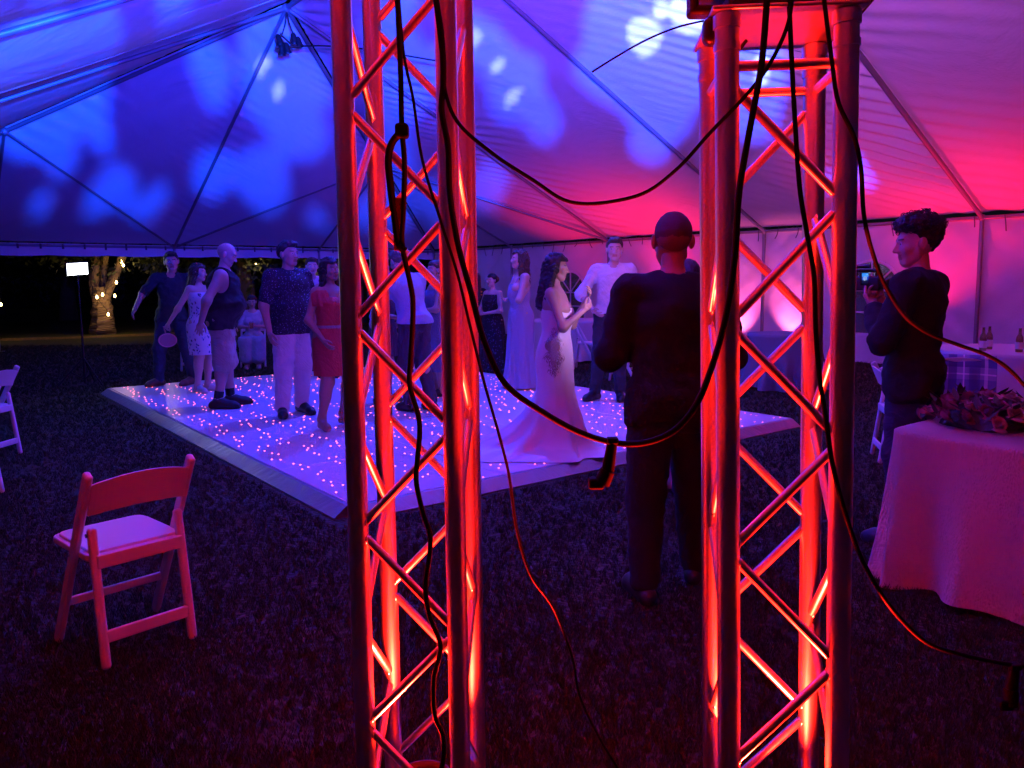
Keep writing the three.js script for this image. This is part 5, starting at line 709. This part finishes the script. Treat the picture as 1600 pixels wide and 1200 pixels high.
{ // bald man in tank top
  const p = who('bald man in a black tank top and beige shorts looking down', { at: [-3.3, -8.99], H: 1.86, face: 103, girth: 1.2, belly: 0.05, skin: [0.46, 0.29, 0.23], lean: [0, 0.1], headPitch: 0.42, headYaw: -0.1, j: { elR: [-0.29, 1.15, -0.1], wrR: [-0.25, 0.93, -0.17], knR: [-0.11, 0.5, 0.02], anR: [-0.12, 0.085, -0.06], toR: [-0.16, 0.03, 0.09], anL: [0.12, 0.085, 0.04], toL: [0.14, 0.03, 0.19] } });
  p.shirt({ color: [0.012, 0.012, 0.015], tank: true, hem: 0.84, e: 0.022, collar: false, low: 0.035, folds: 0.01 }); p.trousers({ color: [0.4, 0.33, 0.25], to: 1.02, e: 0.026, flare: 0.022, name: 'shorts', folds: 0.009 }); p.shoes([0.012, 0.012, 0.013], 0.6, 0.018);
  for (const s of ['L', 'R']) obj('sock', solid([cap(p.J['an' + s], mix(p.J['an' + s], p.J['kn' + s], 0.22), 0.048, 0.05)], 0.02, 0.012), mat(0.015, 0.015, 0.016, 0.9), p.t);
}
{ // woman in floral dress with paddle
  const p = who('woman in a white floral off shoulder dress holding a round paddle fan', { at: [-4.05, -10.28], H: 1.66, face: 68, fem: true, girth: 1.05, skin: FAIR, headYaw: 0.35, headPitch: 0.05, curl: 1, j: { elR: [-0.23, 1.15, -0.16], wrR: [-0.25, 0.95, -0.32], knR: [-0.08, 0.5, 0.03], anR: [-0.09, 0.085, -0.02] } });
  p.skirt([[1.37, 0, 0.0, 0.185, 0.125, 0.05], [1.3, 0, 0.02, 0.185, 0.15, 0.2], [1.2, 0, 0.022, 0.158, 0.152, 0.05], [1.08, 0, 0.012, 0.14, 0.125, 0.02], [0.93, 0, -0.005, 0.192, 0.168, 0.03], [0.7, 0, 0, 0.185, 0.165, 0.1], [0.52, 0, 0.005, 0.17, 0.155, 0.2]], { m: printed('#cfc8cc', ['#4b5590', '#7a4a6c', '#3b3f5c', '#8fa0c0'], 60, 9, 9), name: 'dress', amp: 0.04, folds: 6 });
  p.shoes([0.55, 0.5, 0.48], 0.4, 0.006); p.hair('curls', BROWNHAIR);
  const h = V(-0.27, 0.80, -0.36).applyAxisAngle(V(0, 1, 0), 68 * Math.PI / 180).multiplyScalar(1.66 / 1.75).add(V(-4.05, onFloor([-4.05, -10.28]), -10.28));
  const f = thing('paddle_fan', 'round pink paddle fan held low by the woman in the floral dress', 'paddle fan', h.toArray(), 0.5); const rim = new THREE.TorusGeometry(0.105, 0.009, 8, 32); rim.translate(0.02, -0.09, 0); rim.scale(1, 0.8, 1); obj('rim', rim, mat(0.75, 0.3, 0.32, 0.5), f); const face = new THREE.CircleGeometry(0.104, 28); face.translate(0.02, -0.09, 0.002); face.scale(1, 0.8, 1); obj('paddle_face', face, mat(0.45, 0.2, 0.22, 0.6), f); obj('handle', tube([0, 0.02, 0], [-0.02, 0.11, 0], 0.009, 8), mat(0.5, 0.25, 0.2, 0.6), f);
}
{ // man in dark t-shirt
  const p = who('man in a dark t-shirt stepping at the far left of the dance floor', { at: [-4.72, -10.98], H: 1.83, face: 14, skin: TAN, headYaw: 0.15, headTilt: 0.1, lean: [0.07, 0.1], j: { elR: [-0.33, 1.22, 0.06], wrR: [-0.4, 1.03, 0.22], hipR: [-0.09, 0.92, 0], knR: [-0.16, 0.5, 0.05], anR: [-0.2, 0.085, 0.0], toR: [-0.3, 0.03, 0.1], knL: [0.17, 0.52, 0.1], anL: [0.22, 0.085, -0.05] } });
  p.shirt({ color: [0.02, 0.028, 0.04], sleeve: 0.85, hem: 0.85, collar: false, e: 0.02, folds: 0.009 }); p.trousers({ color: [0.025, 0.035, 0.07], e: 0.02 }); p.shoes([0.1, 0.05, 0.03]); p.hair('short', DARKHAIR);
}
{ // bent man in blue shirt and partner, seen through the left truss
  const p = who('man in a light blue shirt bending over, seen through the left truss', { at: [-1.06, -8.66], H: 1.8, face: -140, girth: 1.05, skin: FAIR, lean: [0, 0.42], headPitch: 0.5, j: { elL: [0.26, 1.02, 0.36], wrL: [0.2, 0.92, 0.56], elR: [-0.26, 1.02, 0.36], wrR: [-0.2, 0.92, 0.56], knL: [0.1, 0.5, 0.05], anR: [-0.12, 0.085, -0.12], toR: [-0.14, 0.03, 0.03] } });
  p.shirt({ color: [0.34, 0.42, 0.62], sleeve: 1.2, hem: 0.93, e: 0.024, folds: 0.006 }); p.trousers({ color: [0.05, 0.04, 0.05] }); p.shoes([0.012, 0.012, 0.012]); p.hair('short', [0.1, 0.08, 0.06]);
  const b = p.t; obj('belt', (() => { const g = new THREE.TorusGeometry(0.165, 0.016, 8, 30); g.rotateX(Math.PI / 2); g.scale(1, 1.3, 0.76); g.translate(0, 0.995, 0.01); return g; })(), black, b);
  const q = who('woman with long curled hair dancing left of the bending man', { at: [-1.5, -9.2], H: 1.62, face: 70, fem: true, skin: TAN, headPitch: 0.2, j: { elR: [-0.22, 1.12, 0.14], wrR: [-0.14, 1.08, 0.34] } });
  q.skirt([[1.33, 0, 0.02, 0.15, 0.13, 0], [1.2, 0, 0.022, 0.158, 0.152, 0], [1.08, 0, 0.012, 0.14, 0.125, 0.02], [0.93, 0, -0.005, 0.19, 0.168, 0.03], [0.6, 0, 0, 0.2, 0.19, 0.5]], { color: [0.07, 0.03, 0.06], name: 'dress' }); q.hair('wavy', BROWNHAIR); q.shoes([0.03, 0.02, 0.02], 0.5, 0.006);
}
{
  const p = who('woman in a slate blue dress with crossed arms, seen through the left truss', { at: [-0.93, -9.75], H: 1.66, face: -65, fem: true, girth: 1.1, skin: TAN, headYaw: 0.3, j: { elL: [0.23, 1.13, 0.08], wrL: [0.05, 1.12, 0.24], elR: [-0.23, 1.13, 0.08], wrR: [-0.02, 1.08, 0.24] } });
  p.skirt([[1.38, 0, 0.0, 0.165, 0.12, 0], [1.3, 0, 0.03, 0.17, 0.158, 0], [1.22, 0, 0.022, 0.17, 0.155, 0], [1.08, 0, 0.012, 0.155, 0.135, 0.02], [0.93, 0, -0.005, 0.2, 0.175, 0.03], [0.6, 0, 0, 0.22, 0.2, 0.5], [0.33, 0, 0, 0.24, 0.22, 0.8]], { color: [0.12, 0.13, 0.24], name: 'dress' }); p.hair('updo', BROWNHAIR); p.shoes([0.02, 0.015, 0.015], 0.5, 0.006);
}
{
  const p = who('woman in glasses and a long black floral dress behind the lavender gown', { at: [-0.3, -12.55], H: 1.6, face: -42, fem: true, girth: 1.15, skin: FAIR, headYaw: -0.1, j: { elL: [0.24, 1.12, 0.06], wrL: [0.05, 1.08, 0.24], elR: [-0.24, 1.12, 0.06], wrR: [-0.06, 1.12, 0.25] } });
  p.skirt([[1.4, 0, 0.0, 0.17, 0.12, 0], [1.3, 0, 0.03, 0.17, 0.158, 0], [1.22, 0, 0.022, 0.175, 0.16, 0], [1.08, 0, 0.012, 0.165, 0.14, 0.02], [0.93, 0, -0.005, 0.205, 0.18, 0.03], [0.5, 0, 0, 0.24, 0.22, 0.5], [0.03, 0, 0, 0.29, 0.27, 0.9]], { m: printed('#0d0d14', ['#38405e', '#50324e', '#2c3c50'], 120, 6, 21), name: 'dress' }); p.hair('updo', DARKHAIR);
  const gl = [1, -1].map((s) => { const g = new THREE.TorusGeometry(0.022, 0.003, 6, 18); g.translate(0.031 * s, 0.011, 0.104); return g.applyMatrix4(p.HM); }); obj('glasses', gl, mat(0.5, 0.5, 0.5, 0.2, { metalness: 1 }), p.t);
  const q = who('guest in a black top with a gold print right of the left truss', { at: [-0.6, -13.3], H: 1.62, face: -150, skin: TAN, fem: true, j: { elL: [0.24, 1.12, 0.06], wrL: [0.1, 1.12, 0.25] } }); clothUV(q.shirt({ sleeve: 0.8, hem: 0.85, m: printed('#0a0a0c', ['#b58a1c', '#8a6a18'], 26, 7, 33) }), 1.6); q.trousers({ color: [0.02, 0.02, 0.025] }); q.shoes([0.012, 0.012, 0.012]); q.hair('long', DARKHAIR);
}
{ // behind the man in the patterned shirt
  const p = who('man in a white shirt and grey trousers behind the man in the flecked shirt', { at: [-2.98, -11.9], H: 1.76, face: 20, skin: FAIR }); p.shirt({ color: [0.6, 0.6, 0.62], sleeve: 1.9, hem: 0.95 }); p.trousers({ color: [0.16, 0.16, 0.18] }); p.shoes([0.02, 0.015, 0.015]); p.hair('short', BROWNHAIR);
  const q = who('dark haired guest just behind the woman in red', { at: [-2.72, -11.75], H: 1.66, face: 0, fem: true, skin: FAIR, headYaw: 0.3 }); q.skirt([[1.36, 0, 0.0, 0.165, 0.12, 0], [1.3, 0, 0.03, 0.17, 0.158, 0], [1.22, 0, 0.022, 0.165, 0.155, 0], [1.08, 0, 0.012, 0.15, 0.13, 0.02], [0.93, 0, -0.005, 0.195, 0.17, 0.03], [0.45, 0, 0, 0.21, 0.19, 0.5]], { color: [0.06, 0.05, 0.08], name: 'dress' }); q.hair('long', DARKHAIR); q.shoes([0.02, 0.015, 0.015], 0.5, 0.006);
  const r = who('dark haired guest half hidden behind the man in black', { at: [1.22, -5.5], H: 1.62, face: -165, fem: true, skin: TAN, curl: 1.1, j: { elL: [0.2, 1.16, 0.12], wrL: [0.12, 1.36, 0.2], elR: [-0.2, 1.16, 0.12], wrR: [-0.02, 1.36, 0.22] } }); r.skirt([[1.36, 0, 0.0, 0.165, 0.12, 0], [1.3, 0, 0.03, 0.17, 0.158, 0], [1.22, 0, 0.022, 0.165, 0.155, 0], [1.08, 0, 0.012, 0.15, 0.13, 0.02], [0.93, 0, -0.005, 0.195, 0.17, 0.03], [0.45, 0, 0, 0.21, 0.19, 0.5]], { color: [0.02, 0.02, 0.03], name: 'dress' }); r.hair('long', DARKHAIR); r.shoes([0.02, 0.015, 0.015], 0.5, 0.006);
}
{ // small LED light on the camera of the half hidden guest
  const t = thing('camera_light', 'small white camera light held up by the half hidden guest', 'camera light', [1.08, 1.46, -5.75], -2.5); const aim = V(0.45, 1.05, -7.6).sub(V(1.08, 1.46, -5.75)).normalize();
  t.rotation.y = Math.atan2(aim.x, aim.z); obj('housing', [rbox(0.11, 0.07, 0.035, 0, 0, -0.02, 0.006), rbox(0.09, 0.07, 0.07, 0, -0.085, -0.03, 0.012), tube([0, -0.05, -0.02], [0, -0.035, -0.02], 0.01, 8)], black, t); obj('led_face', new THREE.PlaneGeometry(0.1, 0.06), glow(0.85, 0.9, 1, 5), t);
  const l = V(1.08, 1.46, -5.75).addScaledVector(aim, 0.03); lamp('spot', 'camera_light_beam', [0.55, 0.3, 1], 4.6, l.toArray(), [0.45, 1.05, -7.6], 0.8, 0.8, 2);
}
{ // seated guest
  const x = -4.62, z = -14.1, p = who('seated woman in a pale dress holding an orange drink, behind the dancers', { at: [x, z], H: 1.66, face: 14, fem: true, skin: FAIR, headPitch: 0.25, j: { pel: [0, 0.56, -0.02], che: [0, 0.87, 0.0], nk: [0, 1.045, -0.015], head: [0, 1.22, 0.02], shL: [0.157, 1.0, -0.01], shR: [-0.157, 1.0, -0.01], elL: [0.22, 0.76, 0.06], wrL: [0.06, 0.78, 0.27], elR: [-0.22, 0.76, 0.06], wrR: [-0.06, 0.76, 0.27], hipL: [0.09, 0.54, 0.03], hipR: [-0.09, 0.54, 0.03], knL: [0.1, 0.52, 0.42], knR: [-0.1, 0.52, 0.42], anL: [0.1, 0.085, 0.4], anR: [-0.1, 0.085, 0.4], toL: [0.11, 0.03, 0.54], toR: [-0.11, 0.03, 0.54] } });
  p.shirt({ color: [0.5, 0.48, 0.52], sleeve: 0.9, hem: 0.5, collar: false, low: 0.02 }); p.trousers({ color: [0.42, 0.44, 0.56], to: 1.7, e: 0.05, flare: 0.03, name: 'skirt' }); p.shoes([0.3, 0.25, 0.24], 0.5, 0.006); p.hair('updo', BROWNHAIR);
  makeChair('folding chair under the seated woman with the orange drink', x - 0.02, z - 0.03, 14, CG);
  const d = V(0, 0.74, 0.37).applyAxisAngle(V(0, 1, 0), 14 * Math.PI / 180).multiplyScalar(1.66 / 1.75).add(V(x, 0, z)), c = thing('drink_cup', 'orange drink in a clear cup held by the seated woman', 'cup', d.toArray()); obj('cup_wall', lathe([[0.028, 0], [0.04, 0.12], [0.042, 0.12]], 18), mat(0.8, 0.8, 0.8, 0.1, { transmission: 0.9, thickness: 0 }), c); obj('orange_drink', lathe([[0, 0.004], [0.026, 0.004], [0.036, 0.1], [0, 0.1]], 18), mat(0.7, 0.22, 0.06, 0.3), c);
}
renderer.render(scene, camera);
